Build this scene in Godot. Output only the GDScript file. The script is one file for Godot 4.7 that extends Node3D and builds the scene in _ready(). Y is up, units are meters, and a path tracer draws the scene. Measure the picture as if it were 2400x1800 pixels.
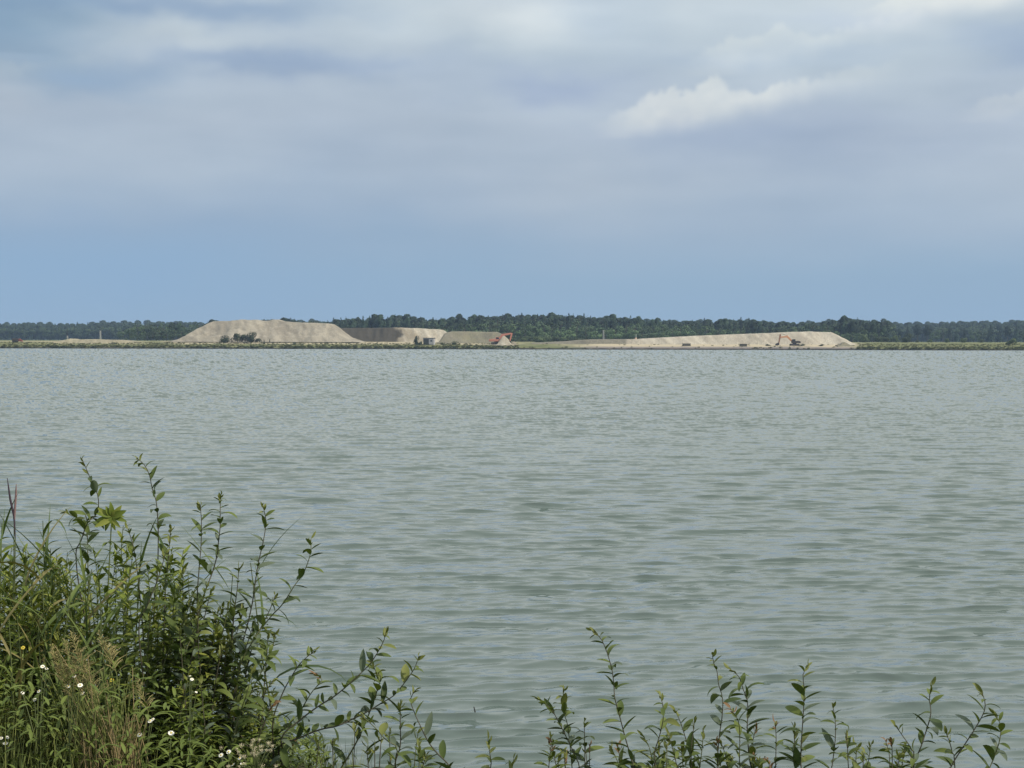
extends Node3D

const FPX := 3600.0            # focal length in pixels of the 2400 x 1800 photograph
const EYE := Vector3(0, 3.5, 0)
const HORIZON := 799.0
const SHORE := 630.0

var cam: Camera3D
var used := {}
var mats := {}
var rng := RandomNumberGenerator.new()
var noise := FastNoiseLite.new()
var fine := FastNoiseLite.new()
var patchy := FastNoiseLite.new()

# ---------------------------------------------------------------- helpers

func at(px: float, py: float, depth: float) -> Vector3:
	var d: Vector3 = cam.basis * Vector3(px - 1200.0, 900.0 - py, -FPX)
	return EYE + d * (depth / -d.z)

func ramp(stops: Array, x: float) -> float:
	if x <= stops[0][0]:
		return stops[0][1]
	for i in range(1, stops.size()):
		if x <= stops[i][0]:
			var t: float = (x - stops[i - 1][0]) / (stops[i][0] - stops[i - 1][0])
			return lerpf(stops[i - 1][1], stops[i][1], t)
	return stops[-1][1]

func numbered(called: String) -> String:
	var n: int = used.get(called, 0)
	used[called] = n + 1
	return called if n == 0 else "%s_%03d" % [called, n]

func tag(o: Node3D, label: String, category: String, group := "") -> Node3D:
	o.set_meta("label", label)
	o.set_meta("category", category)
	if group:
		o.set_meta("group", group)
	return o

func thing(called: String, where: Vector3, label: String, category: String, group := "") -> Node3D:
	var o := Node3D.new()
	o.name = numbered(called)
	add_child(o)
	o.position = where
	return tag(o, label, category, group)

func part(called: String, m: Mesh, material: Material, parent: Node, xf := Transform3D()) -> MeshInstance3D:
	var o := MeshInstance3D.new()
	o.name = numbered(called) if parent == self else called
	o.mesh = m
	if material:
		o.material_override = material
	o.transform = xf
	parent.add_child(o, true)
	return o

func structure(o: Node3D) -> Node3D:
	o.set_meta("kind", "structure")
	return o

func lin(r: float, g: float, b: float) -> Color:
	return Color(r, g, b).linear_to_srgb()

func mat(key: String, c: Color, rough := 0.8, spec := 0.5) -> StandardMaterial3D:
	if mats.has(key):
		return mats[key]
	var m := StandardMaterial3D.new()
	m.resource_name = key
	m.albedo_color = c
	m.roughness = rough
	m.metallic_specular = spec
	mats[key] = m
	return m

func leafy(key: String, c: Color, back := 0.35, rough := 0.5) -> StandardMaterial3D:
	if mats.has(key):
		return mats[key]
	var m := mat(key, c, rough, 0.32)
	m.vertex_color_use_as_albedo = true
	m.cull_mode = BaseMaterial3D.CULL_DISABLED
	m.backlight_enabled = true
	m.backlight = Color(back, back * 1.05, back * 0.55)
	return m

func tinted(key: String, rough := 0.95, grain := 0.0) -> StandardMaterial3D:
	if mats.has(key):
		return mats[key]
	var m := mat(key, Color.WHITE, rough, 0.3)
	m.vertex_color_use_as_albedo = true
	if grain > 0.0:
		m.albedo_texture = grain_texture(grain)
		m.uv1_triplanar = true
		m.uv1_world_triplanar = true
		m.uv1_scale = Vector3.ONE * 0.11
	return m

var grains := {}
func grain_texture(depth: float) -> NoiseTexture2D:
	if grains.has(depth):
		return grains[depth]
	var t := NoiseTexture2D.new()
	t.width = 512
	t.height = 512
	t.seamless = true
	var n := FastNoiseLite.new()
	n.seed = 5
	n.frequency = 0.02
	n.fractal_octaves = 6
	n.fractal_gain = 0.65
	t.noise = n
	var g := Gradient.new()
	g.set_color(0, Color(1.0 - depth, 1.0 - depth, 1.0 - depth))
	g.set_color(1, Color(1, 1, 1))
	t.color_ramp = g
	grains[depth] = t
	return t

func arrays_mesh(v: PackedVector3Array, n: PackedVector3Array, idx: PackedInt32Array, c := PackedColorArray()) -> ArrayMesh:
	var a := []
	a.resize(Mesh.ARRAY_MAX)
	a[Mesh.ARRAY_VERTEX] = v
	if n.size():
		a[Mesh.ARRAY_NORMAL] = n
	if c.size():
		a[Mesh.ARRAY_COLOR] = c
	a[Mesh.ARRAY_INDEX] = idx
	var m := ArrayMesh.new()
	m.add_surface_from_arrays(Mesh.PRIMITIVE_TRIANGLES, a)
	return m

func grid_mesh(rows: int, cols: int, v: PackedVector3Array, c := PackedColorArray(), n := PackedVector3Array()) -> ArrayMesh:
	# rows run away from the viewer (-z), columns to +x; faces look up
	var idx := PackedInt32Array()
	idx.resize((rows - 1) * (cols - 1) * 6)
	var k := 0
	for r in rows - 1:
		for q in cols - 1:
			var a := r * cols + q
			idx[k] = a
			idx[k + 1] = a + cols
			idx[k + 2] = a + 1
			idx[k + 3] = a + 1
			idx[k + 4] = a + cols
			idx[k + 5] = a + cols + 1
			k += 6
	if n.is_empty():
		n.resize(v.size())
		for r in rows:
			for q in cols:
				var e: Vector3 = v[r * cols + mini(q + 1, cols - 1)] - v[r * cols + maxi(q - 1, 0)]
				var f: Vector3 = v[mini(r + 1, rows - 1) * cols + q] - v[maxi(r - 1, 0) * cols + q]
				n[r * cols + q] = e.cross(f).normalized()
	return arrays_mesh(v, n, idx, c)

func tube(points: Array, radii: Array, sides := 5) -> ArrayMesh:
	var v := PackedVector3Array()
	var n := PackedVector3Array()
	var idx := PackedInt32Array()
	var count := points.size()
	var side := Vector3.RIGHT
	for i in count:
		var p: Vector3 = points[i]
		var t: Vector3 = (points[mini(i + 1, count - 1)] - points[maxi(i - 1, 0)]).normalized()
		side = (side - t * side.dot(t))
		if side.length() < 0.01:
			side = t.cross(Vector3.FORWARD)
		side = side.normalized()
		var other := t.cross(side)
		for s in sides:
			var a := TAU * s / sides
			var d := side * cos(a) + other * sin(a)
			v.append(p + d * radii[i])
			n.append(d)
	for i in count - 1:
		for s in sides:
			var a := i * sides + s
			var b := i * sides + (s + 1) % sides
			idx.append_array([a, a + sides, b, b, a + sides, b + sides])
	# caps
	for e in 2:
		var o := 0 if e == 0 else (count - 1) * sides
		for s in range(1, sides - 1):
			if e == 1:
				idx.append_array([o, o + s + 1, o + s])
			else:
				idx.append_array([o, o + s, o + s + 1])
	return arrays_mesh(v, n, idx)

func prism(poly: PackedVector2Array, z0: float, z1: float, bevel := 0.05) -> ArrayMesh:
	# an outline in x, y pushed from z0 to z1, with chamfered long edges
	var st := SurfaceTool.new()
	st.begin(Mesh.PRIMITIVE_TRIANGLES)
	st.set_smooth_group(-1)
	if Geometry2D.is_polygon_clockwise(poly):
		poly.reverse()
	var inner := poly
	var shrunk := Geometry2D.offset_polygon(poly, -bevel, Geometry2D.JOIN_MITER)
	var rings := [[z0, poly], [z1, poly]]
	if shrunk.size() == 1 and shrunk[0].size() == poly.size():
		inner = shrunk[0]
		if Geometry2D.is_polygon_clockwise(inner):
			inner.reverse()
		# start both outlines at the nearest corner
		var best := 0
		for i in inner.size():
			if inner[i].distance_to(poly[0]) < inner[best].distance_to(poly[0]):
				best = i
		var turned := PackedVector2Array()
		for i in inner.size():
			turned.append(inner[(best + i) % inner.size()])
		inner = turned
		rings = [[z0, inner], [z0 + bevel, poly], [z1 - bevel, poly], [z1, inner]]
	for k in rings.size() - 1:
		var a: PackedVector2Array = rings[k][1]
		var b: PackedVector2Array = rings[k + 1][1]
		for i in a.size():
			var j := (i + 1) % a.size()
			var p := [Vector3(a[i].x, a[i].y, rings[k][0]), Vector3(a[j].x, a[j].y, rings[k][0]), Vector3(b[j].x, b[j].y, rings[k + 1][0]), Vector3(b[i].x, b[i].y, rings[k + 1][0])]
			for q in [0, 2, 1, 0, 3, 2]:
				st.add_vertex(p[q])
	var tri := Geometry2D.triangulate_polygon(inner)
	for i in range(0, tri.size(), 3):
		var q := [inner[tri[i]], inner[tri[i + 1]], inner[tri[i + 2]]]
		var ccw: bool = (q[1] - q[0]).cross(q[2] - q[0]) > 0.0
		for e in [0, 1]:
			var order := [0, 2, 1] if (e == 1) == ccw else [0, 1, 2]
			for o in order:
				st.add_vertex(Vector3(q[o].x, q[o].y, z1 if e == 1 else z0))
	st.generate_normals()
	return st.commit()

func multi(called: String, m: Mesh, material: Material, places: Array, colors: Array, label: String, category: String, kind := "stuff") -> MultiMeshInstance3D:
	var mm := MultiMesh.new()
	mm.transform_format = MultiMesh.TRANSFORM_3D
	mm.use_colors = not colors.is_empty()
	mm.mesh = m
	mm.instance_count = places.size()
	for i in places.size():
		mm.set_instance_transform(i, places[i])
		if colors:
			mm.set_instance_color(i, colors[i])
	var o := MultiMeshInstance3D.new()
	o.name = numbered(called)
	o.multimesh = mm
	if material:
		o.material_override = material
	add_child(o)
	o.set_meta("kind", kind)
	o.set_meta("label", label)
	o.set_meta("category", category)
	return o

# ---------------------------------------------------------------- camera, sky, sun

func _ready() -> void:
	rng.seed = 11
	noise.seed = 3
	noise.frequency = 1.0
	noise.fractal_octaves = 4
	fine.seed = 8
	fine.frequency = 1.0
	fine.fractal_octaves = 5
	patchy.seed = 21
	patchy.frequency = 1.0
	patchy.fractal_octaves = 3

	cam = Camera3D.new()
	cam.name = "camera"
	add_child(cam)
	cam.position = EYE
	cam.fov = rad_to_deg(2.0 * atan(900.0 / FPX))
	cam.rotation = Vector3(-atan((900.0 - HORIZON) / FPX), 0, deg_to_rad(0.12))
	cam.near = 0.1
	cam.far = 8000.0
	cam.current = true

	var env := Environment.new()
	env.background_mode = Environment.BG_SKY
	env.tonemap_mode = Environment.TONE_MAPPER_LINEAR
	env.tonemap_exposure = 1.0
	env.sdfgi_enabled = true
	env.ssao_enabled = true
	env.ssil_enabled = true
	env.fog_enabled = true
	env.fog_density = 0.00015
	env.fog_light_color = Color(0.72, 0.84, 1.0)
	var sky := Sky.new()
	var panorama := PanoramaSkyMaterial.new()
	panorama.panorama = ImageTexture.create_from_image(sky_image())
	sky.sky_material = panorama
	env.sky = sky
	var world := WorldEnvironment.new()
	world.name = "world"
	world.environment = env
	add_child(world)

	var sun := DirectionalLight3D.new()
	sun.name = "sun"
	sun.light_energy = 1.25
	sun.light_angular_distance = 3.0
	sun.light_color = Color(1.0, 0.95, 0.87)
	sun.shadow_enabled = true
	add_child(sun)
	sun.look_at_from_position(Vector3(36, 36, 16), Vector3.ZERO)

	build_water()
	build_shores()
	build_mounds()
	build_machines()
	build_forest()
	build_shore_plants()
	build_foreground()

func sky_color(az: float, el: float, near: bool) -> Color:
	# az, el in degrees; the colours are what the air and clouds look like (sRGB, 0..255)
	var a := deg_to_rad(az)
	var nx := sin(a) * 3.0
	var nz := cos(a) * 3.0
	var e := maxf(el, 0.0)
	var ey := e * 0.11
	var w1: float = noise.get_noise_3d(nx * 0.9, ey, nz * 0.9)
	var w2: float = fine.get_noise_3d(nx * 1.6 + 7.0, ey * 2.2, nz * 1.6)
	var e2 := e + w1 * 2.0 * minf(e / 5.0, 1.0)
	var c := Vector3(ramp(SKY_R, e2), ramp(SKY_G, e2), ramp(SKY_B, e2))
	var k := smoothstep(1.0, 10.0, e)
	c += Vector3(9, 8, 5) * w1 * (0.4 + k)
	c += Vector3(11, 10, 8) * w2 * k
	c += Vector3(8, 7, 6) * k * fine.get_noise_3d(nx * 2.6, e * 0.75, nz * 2.6 + 3.0)
	# patches of heavier and lighter cloud
	var x := 1200.0 + az * 62.8
	var y := HORIZON - el * 62.8
	if near:
		var dx: float = fine.get_noise_3d(x * 0.004, y * 0.008, 4.0) * 90.0
		var dy: float = fine.get_noise_3d(x * 0.004, y * 0.008, 19.0) * 40.0
		for b in PATCHES:
			var u: float = (x + dx - b[0]) / b[2]
			var v: float = (y + dy - b[1]) / b[3]
			var g := exp(-(u * u + v * v))
			c += Vector3(b[4], b[5], b[6]) * g
	for q in CUMULI:
		var lx: float = x - q[0]
		if absf(lx) > 480.0 * q[2]:
			continue
		lx /= q[2]
		var ly: float = (y - q[1]) / q[2]
		if ly < -190.0 or ly > 90.0:
			continue
		var base := 60.0 - lx * 0.19
		var top: float = ramp(CUMULUS_TOP, lx) * 0.82 + noise.get_noise_3d(lx * 0.018, 3.0 + q[3], ly * 0.02) * 22.0 + fine.get_noise_3d(lx * 0.05, q[3], ly * 0.05) * 9.0
		var m: float = smoothstep(top - 5.0, top + 8.0, ly) * (1.0 - smoothstep(base - 42.0, base + 12.0, ly + noise.get_noise_2d(lx * 0.01, q[3]) * 16.0))
		m *= smoothstep(-320.0, -150.0, lx) * (1.0 - 0.62 * smoothstep(60.0, 280.0, lx)) * (1.0 - smoothstep(300.0, 440.0, lx))
		c += Vector3(48, 37, 19) * m * q[4] * (0.92 + 0.25 * fine.get_noise_3d(lx * 0.02, ly * 0.03, 2.0))
	c = c.clamp(Vector3(90, 110, 130), Vector3(246, 248, 249))
	return Color(c.x / 255.0, c.y / 255.0, c.z / 255.0)

const SKY_R := [[0, 144], [1.2, 142], [2.6, 148], [4.2, 161], [6.0, 172], [8, 178], [11, 182], [12.6, 190], [15, 216], [19, 236], [45, 238], [90, 234]]
const SKY_G := [[0, 173], [1.2, 171], [2.6, 175], [4.2, 181], [6.0, 188], [8, 192], [11, 197], [12.6, 204], [15, 224], [19, 243], [45, 244], [90, 241]]
const SKY_B := [[0, 199], [1.2, 198], [2.6, 200], [4.2, 202], [6.0, 205], [8, 207], [11, 210], [12.6, 215], [15, 229], [19, 243], [45, 244], [90, 242]]
# centre and radii in photograph pixels, change of colour
const PATCHES := [
	[30, 110, 240, 110, -36, -25, -16], [260, 215, 150, 42, -22, -15, -6], [330, 45, 380, 34, -25, -20, -11], [640, 45, 260, 26, -12, -9, -4],
	[590, 168, 230, 30, -26, -21, -11], [900, 160, 200, 30, -8, -6, -1], [330, 120, 140, 40, 8, 6, 3], [480, 110, 110, 40, 10, 8, 4],
	[1010, 60, 330, 70, 14, 12, 8], [1220, 45, 160, 60, 14, 11, 8], [1290, 212, 190, 42, -15, -13, -3], [1420, 60, 130, 60, -6, -4, 0],
	[150, 610, 700, 130, -9, -5, 0], [40, 240, 120, 60, 6, 3, 0], [1950, 330, 500, 90, -8, -7, -3], [2250, 30, 260, 46, 26, 20, 12],
	[1800, 150, 330, 26, -6, -4, 0], [2330, 150, 110, 46, -14, -11, -3], [2300, 560, 500, 140, 4, 3, 2], [1620, 320, 300, 34, -7, -6, -3],
	[2000, 70, 190, 34, -4, -3, 2], [1300, 470, 420, 60, 5, 3, 1],
]
# centre x, y in photograph pixels, size, seed, strength; the same clouds go on all round
const CUMULI := [
	[1680, 240, 1.0, 0.0, 0.64], [1830, 118, 0.85, 5.0, 0.28], [2210, 30, 0.9, 9.0, 0.22], [2380, 260, 0.6, 13.0, 0.28], [40, 200, 0.55, 17.0, 0.22],
	[-1500, 180, 1.1, 23.0, 0.9], [-3300, 240, 0.9, 31.0, 0.8], [4200, 150, 1.2, 37.0, 0.9], [6100, 250, 0.8, 41.0, 0.7], [-5600, 130, 1.0, 43.0, 0.9], [8200, 200, 1.1, 47.0, 0.8], [-8000, 210, 0.9, 53.0, 0.8],
]
const CUMULUS_TOP := [[-400, 60], [-260, 50], [-215, 20], [-150, -18], [-60, -20], [-35, -48], [5, -50], [30, -26], [60, -28], [85, -18], [120, -30], [150, -26], [200, -48], [260, -52], [320, -72], [400, -80]]

func sky_image() -> Image:
	var w := 4096
	var h := 2048
	var low := Image.create(w / 4, h / 4, false, Image.FORMAT_RGBF)
	for r in h / 8:
		for q in w / 4:
			var az := (q + 0.5) / (w / 4.0) * 360.0
			if az > 180.0:
				az -= 360.0
			low.set_pixel(q, r, sky_color(az, 90.0 - (r + 0.5) / (h / 4.0) * 180.0, absf(az) < 34.0).srgb_to_linear())
	var g := low.get_pixel(20, h / 8 - 1)
	low.fill_rect(Rect2i(0, h / 8, w / 4, h / 8), Color(0.16, 0.18, 0.16))
	for q in w / 4:
		low.set_pixel(q, h / 8, g)
	low.resize(w, h, Image.INTERPOLATE_CUBIC)
	for r in range(int(h * 0.5 - 17.0 / 180.0 * h), h / 2):
		for q in range(-280, 280):
			low.set_pixel(posmod(q, w), r, sky_color((q + 0.5) / w * 360.0, 90.0 - (r + 0.5) / h * 180.0, true).srgb_to_linear())
	return low

# ---------------------------------------------------------------- water

var wk := PackedFloat32Array()    # wave number times direction x, z; amplitude; phase
var water_cols := PackedFloat32Array()
var water_rows := PackedFloat32Array()
var water_v := []
var water_n := []

func water_row(r: int) -> void:
	var t := water_rows[r]
	var d := EYE.y / t
	var next := EYE.y / water_rows[maxi(r - 1, 0)]
	var prev := EYE.y / water_rows[mini(r + 1, water_rows.size() - 1)]
	var step: float = maxf(0.5 * absf(next - prev), d * 0.0007)
	var cols := water_cols.size()
	var v := PackedVector3Array()
	var n := PackedVector3Array()
	v.resize(cols)
	n.resize(cols)
	var count := wk.size() / 5
	var fade := PackedFloat32Array()
	fade.resize(count)
	var spread := 0.0
	for i in count:
		fade[i] = clampf(wk[i * 5 + 4] / step * 0.5 - 0.6, 0.0, 1.0)
		var rest := wk[i * 5 + 2] * wk[i * 5 + 1] * (1.0 - fade[i])
		spread += 0.5 * rest * rest
	spread = sqrt(spread)
	var hidden := 1.0 - smoothstep(0.04, 0.2, t)
	for q in cols:
		var x := water_cols[q] * d
		var z := -d
		var gust: float = 0.97 + 0.4 * patchy.get_noise_2d(x * 0.022, z * 0.011) + 0.35 * patchy.get_noise_2d(x * 0.16, z * 0.3)
		var ruffle: float = clampf(0.95 + 0.9 * patchy.get_noise_2d(x * 0.03 + 70.0, z * 0.016) + 0.9 * patchy.get_noise_2d(x * 0.22 + 31.0, z * 0.42), 0.25, 1.9)
		var y := 0.0
		var sx := 0.0
		var sz := 0.0
		var dz := 0.0
		var uz := 0.0
		var jac := 1.0
		for i in count:
			var o := i * 5
			var p := wk[o] * x + wk[o + 1] * z + wk[o + 3]
			var a := wk[o + 2] * (gust if i < 16 else ruffle)
			var sp := sin(p)
			var cp := cos(p)
			var keep := fade[i]
			y += a * sp * keep
			# crests draw together and troughs open out, as in real waves
			var along := wk[o + 1] * wk[o + 4] / TAU
			dz += a * cp * along * keep
			jac -= a * sp * along * wk[o + 1] * keep
			sx += a * cp * wk[o] * (0.5 + 0.5 * keep)
			sz += a * cp * wk[o + 1] * keep
			uz += a * cp * wk[o + 1] * (1.0 - keep)
		jac = maxf(jac, 0.3)
		sx /= jac
		sz /= jac
		# they also lean towards the near bank, so their faces are steeper than their backs
		sz = sz / maxf(1.0 + 0.8 * sz, 0.4)
		# ripples finer than the mesh: at this low an angle their far sides lie hidden behind their crests
		sz += lerpf(uz, lerpf(-0.8 * spread, -absf(uz), 0.7), hidden)
		v[q] = Vector3(x, y, z + dz + 0.8 * y)
		n[q] = Vector3(-sx, 1.0, -sz).normalized()
	water_v[r] = v
	water_n[r] = n

func build_water() -> void:
	var wr := RandomNumberGenerator.new()
	wr.seed = 77
	for i in 42:
		var chop: bool = i >= 24
		var wl := 0.19 * pow(1.7 / 0.19, i / 23.0) if not chop else 0.12 * pow(0.34 / 0.12, (i - 24) / 17.0)
		wl *= wr.randf_range(0.93, 1.07)
		var k := TAU / wl
		var th := deg_to_rad(7.0) + wr.randfn(0.0, deg_to_rad(27.0 if chop else 15.0))
		var slope := 0.036 if chop else lerpf(0.092, 0.036, i / 23.0)
		wk.append_array([k * sin(th), k * cos(th), slope / k, wr.randf() * TAU, wl])
	var c := -1.6
	while c < 1.6:
		water_cols.append(c)
		c += 0.00072 if absf(c) < 0.37 else 0.02
	var t := 0.62
	while t > EYE.y / (SHORE + 14.0):
		water_rows.append(t)
		t -= 0.0004 if t < 0.292 else 0.004
	water_rows.append(EYE.y / (SHORE + 14.0))
	var rows := water_rows.size()
	water_v.resize(rows)
	water_n.resize(rows)
	var id := WorkerThreadPool.add_group_task(water_row, rows)
	WorkerThreadPool.wait_for_group_task_completion(id)
	var v := PackedVector3Array()
	var n := PackedVector3Array()
	for r in rows:
		v.append_array(water_v[r])
		n.append_array(water_n[r])
	water_v.clear()
	water_n.clear()
	var m := mat("lake water", lin(0.080, 0.111, 0.104), 0.06, 0.54)
	var o := part("water", grid_mesh(rows, water_cols.size(), v, PackedColorArray(), n), m, self)
	structure(o)
	tag(o, "rippled grey green milky water of the lake", "water")

# ---------------------------------------------------------------- ground

func shore_line(x: float) -> float:
	return SHORE + 2.2 * noise.get_noise_2d(x * 0.012, 1.0) + 0.7 * noise.get_noise_2d(x * 0.09, 5.0)

func far_ground(x: float, z: float) -> float:
	var d := -z - shore_line(x)
	var y: float = ramp([[-12, -1.6], [-0.2, -0.25], [0.4, 0.45], [2.0, 0.75], [10, 1.25], [28, 2.0], [60, 2.75], [120, 3.1], [400, 3.25], [2500, 3.3]], d)
	if d > 0.5:
		y += 0.22 * noise.get_noise_2d(x * 0.07, z * 0.07) * minf(d / 6.0, 1.0)
	return y

func far_hit(px: float, py: float) -> Vector3:
	var d := SHORE - 6.0
	while d < 1200.0:
		var p := at(px, py, d)
		if p.y <= far_ground(p.x, p.z):
			return p
		d += 0.25
	return at(px, py, 760.0)

func mixc(a: Color, b: Color, t: float) -> Color:
	return a.lerp(b, clampf(t, 0.0, 1.0))

func build_shores() -> void:
	# the far shore: one sheet that reaches past the forest to the horizon
	var xs := []
	var x := -2600.0
	while x <= 2600.0:
		xs.append(x)
		x += 1.6 if absf(x) < 260.0 else 60.0
	var zs := []
	var d := SHORE - 10.0
	while d < 5200.0:
		zs.append(-d)
		d += 0.7 if d < SHORE + 14.0 else (1.6 if d < SHORE + 50.0 else (10.0 if d < 900.0 else 160.0))
	var v := PackedVector3Array()
	var c := PackedColorArray()
	var grass := Color(0.075, 0.095, 0.034)
	var dry := Color(0.185, 0.185, 0.088)
	var sand := Color(0.40, 0.35, 0.25)
	var gravel := Color(0.185, 0.165, 0.155)
	var wet := Color(0.035, 0.034, 0.030)
	for z in zs:
		for xx in xs:
			v.append(Vector3(xx, far_ground(xx, z), z))
			var px: float = 1200.0 + xx / -z * FPX
			var s: float = -z - shore_line(xx)
			var n1: float = noise.get_noise_2d(xx * 0.06, z * 0.16)
			var n2: float = fine.get_noise_2d(xx * 0.3, z * 0.6)
			var col := mixc(grass, dry, 0.45 + 0.9 * n1 + 0.5 * n2)
			var works := smoothstep(1280.0, 1420.0, px + n1 * 60.0) * (1.0 - smoothstep(1985.0, 2030.0, px + n2 * 20.0))
			var left := smoothstep(370.0, 420.0, px + n1 * 40.0) * (1.0 - smoothstep(1180.0, 1250.0, px + n1 * 60.0)) * 0.75 + smoothstep(120.0, 160.0, px + n1 * 30.0) * (1.0 - smoothstep(300.0, 380.0, px)) * 0.5
			col = mixc(col, sand, clampf(left * 1.1, 0.0, 1.0) * smoothstep(22.0, 32.0, s + n1 * 9.0 + n2 * 4.0) * (1.0 - smoothstep(90.0, 120.0, s)))
			var stony := mixc(gravel, sand, smoothstep(6.0, 13.0, s + n2 * 3.0))
			col = mixc(col, stony, works * (1.0 - smoothstep(90.0, 120.0, s)))
			col = mixc(wet, col, smoothstep(0.5, 1.8, s + n2 * 0.8))
			c.append(Color(col.r * (1.0 + 0.25 * n2), col.g * (1.0 + 0.25 * n2), col.b * (1.0 + 0.22 * n2)))
	var o := part("far_shore_ground", grid_mesh(zs.size(), xs.size(), v, c), tinted("far ground", 1.0), self)
	structure(o)
	tag(o, "flat grassy and sandy ground along the far shore", "ground")

	# the bank on which the camera stands
	v = PackedVector3Array()
	c = PackedColorArray()
	var rows := 0
	var cols := 0
	var z := 6.0
	while z > -13.0:
		cols = 0
		x = -9.0
		while x <= 9.0:
			v.append(Vector3(x, bank(x, z), z))
			var n3: float = fine.get_noise_2d(x * 3.0, z * 3.0)
			var soil := mixc(Color(0.05, 0.042, 0.028), Color(0.04, 0.055, 0.018), 0.5 + n3)
			c.append(soil)
			x += 0.15
			cols += 1
		z -= 0.15
		rows += 1
	o = part("near_bank_ground", grid_mesh(rows, cols, v, c), tinted("near ground", 1.0), self)
	structure(o)
	tag(o, "dark soil of the overgrown near bank", "ground")

func bank(x: float, z: float) -> float:
	var side := smoothstep(-0.9, 0.5, x)
	var edge := lerpf(5.5, 3.6, side)
	var top := lerpf(2.02, 1.78, side)
	var d := -z - edge
	var y := top
	if d > 0.0:
		y = top - d * 0.46 - 0.03 * d * d
	return maxf(y, -0.8) + 0.05 * noise.get_noise_2d(x * 0.8, z * 0.8)

# ---------------------------------------------------------------- sand mounds

func mound(called: String, label: String, profile: Array, depth: float, tan_front: float, tones: Array, opts := {}) -> Node3D:
	var k := depth / FPX
	var x0: float = at(profile[0][0], HORIZON, depth).x
	var x1: float = at(profile[-1][0], HORIZON, depth).x
	var tallest := 0.0
	var line := []
	for p in profile:
		var w := at(p[0], p[1], depth)
		line.append([w.x, w.y])
		tallest = maxf(tallest, w.y)
	var g0: float = opts.get("ground", far_ground((x0 + x1) * 0.5, -depth))
	var run: float = (tallest - g0) / tan_front
	var zf := -(depth - run) + 1.5
	var zb: float = -(depth + run + opts.get("plateau", 10.0))
	var step: float = opts.get("step", 0.8)
	var rough: float = opts.get("rough", 0.35)
	var gully: float = opts.get("gully", 0.5)
	var terrace: float = opts.get("terrace", 0.0)
	var centre := Vector3((x0 + x1) * 0.5, g0, -depth)
	var v := PackedVector3Array()
	var c := PackedColorArray()
	var rows := 0
	var cols := 0
	var z := zf + 2.0
	var seed_: float = profile[0][0] * 0.37
	while z > zb - 2.0:
		cols = 0
		var x := x0 - 1.0
		while x <= x1 + 1.0:
			var n1: float = noise.get_noise_3d(x * 0.05, z * 0.05, seed_)
			var n2: float = fine.get_noise_3d(x * 0.22, z * 0.22, seed_ + 4.0)
			var n3: float = noise.get_noise_3d(x * 0.28, z * 0.03, seed_ + 9.0)
			var crest: float = ramp(line, x) + n2 * rough * 0.5
			var foot := zf + n1 * 3.0
			var f: float = (foot - z) * tan_front
			if terrace > 0.0:
				var tz: float = (foot - z)
				f = ramp([[0, 0], [terrace / tan_front, terrace], [terrace / tan_front + 3.5, terrace + 0.5], [100, terrace + 0.5 + (96.5 - terrace / tan_front) * tan_front]], tz)
			f += (n3 * gully + n2 * rough) * smoothstep(0.0, 3.0, f)
			var b: float = (z - zb) * tan_front
			var h: float = minf(crest - g0, minf(f, b))
			# round the rim off
			var top := crest - g0
			if f > top - 0.7 and f < top + 0.7:
				h = minf(h, top - pow(0.7 - (f - top), 2.0) * 0.16)
			v.append(Vector3(x, g0 + maxf(h, -0.5), z) - centre)
			var streak: float = fine.get_noise_3d((x + 0.9 * v[-1].y) * 0.35, v[-1].y * 0.10, seed_ + 2.0)
			var mixv := 0.5 + 0.7 * n1 + 0.6 * n2 + 0.9 * streak
			var px: float = 1200.0 + x / -z * FPX
			var col := mixc(tones[0], tones[1], mixv)
			if opts.has("dark_until"):
				col = mixc(tones[2], col, smoothstep(opts.dark_until - 8.0, opts.dark_until + 8.0, px + n2 * 30.0 + n3 * 14.0))
			c.append(col)
			x += step
			cols += 1
		z -= step
		rows += 1
	var o := part(called, grid_mesh(rows, cols, v, c), tinted("loose sand", 1.0, 0.32), self)
	o.position = centre
	tag(o, label, "sand mound", "stockpiles of sand on the far shore")
	return o

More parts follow.
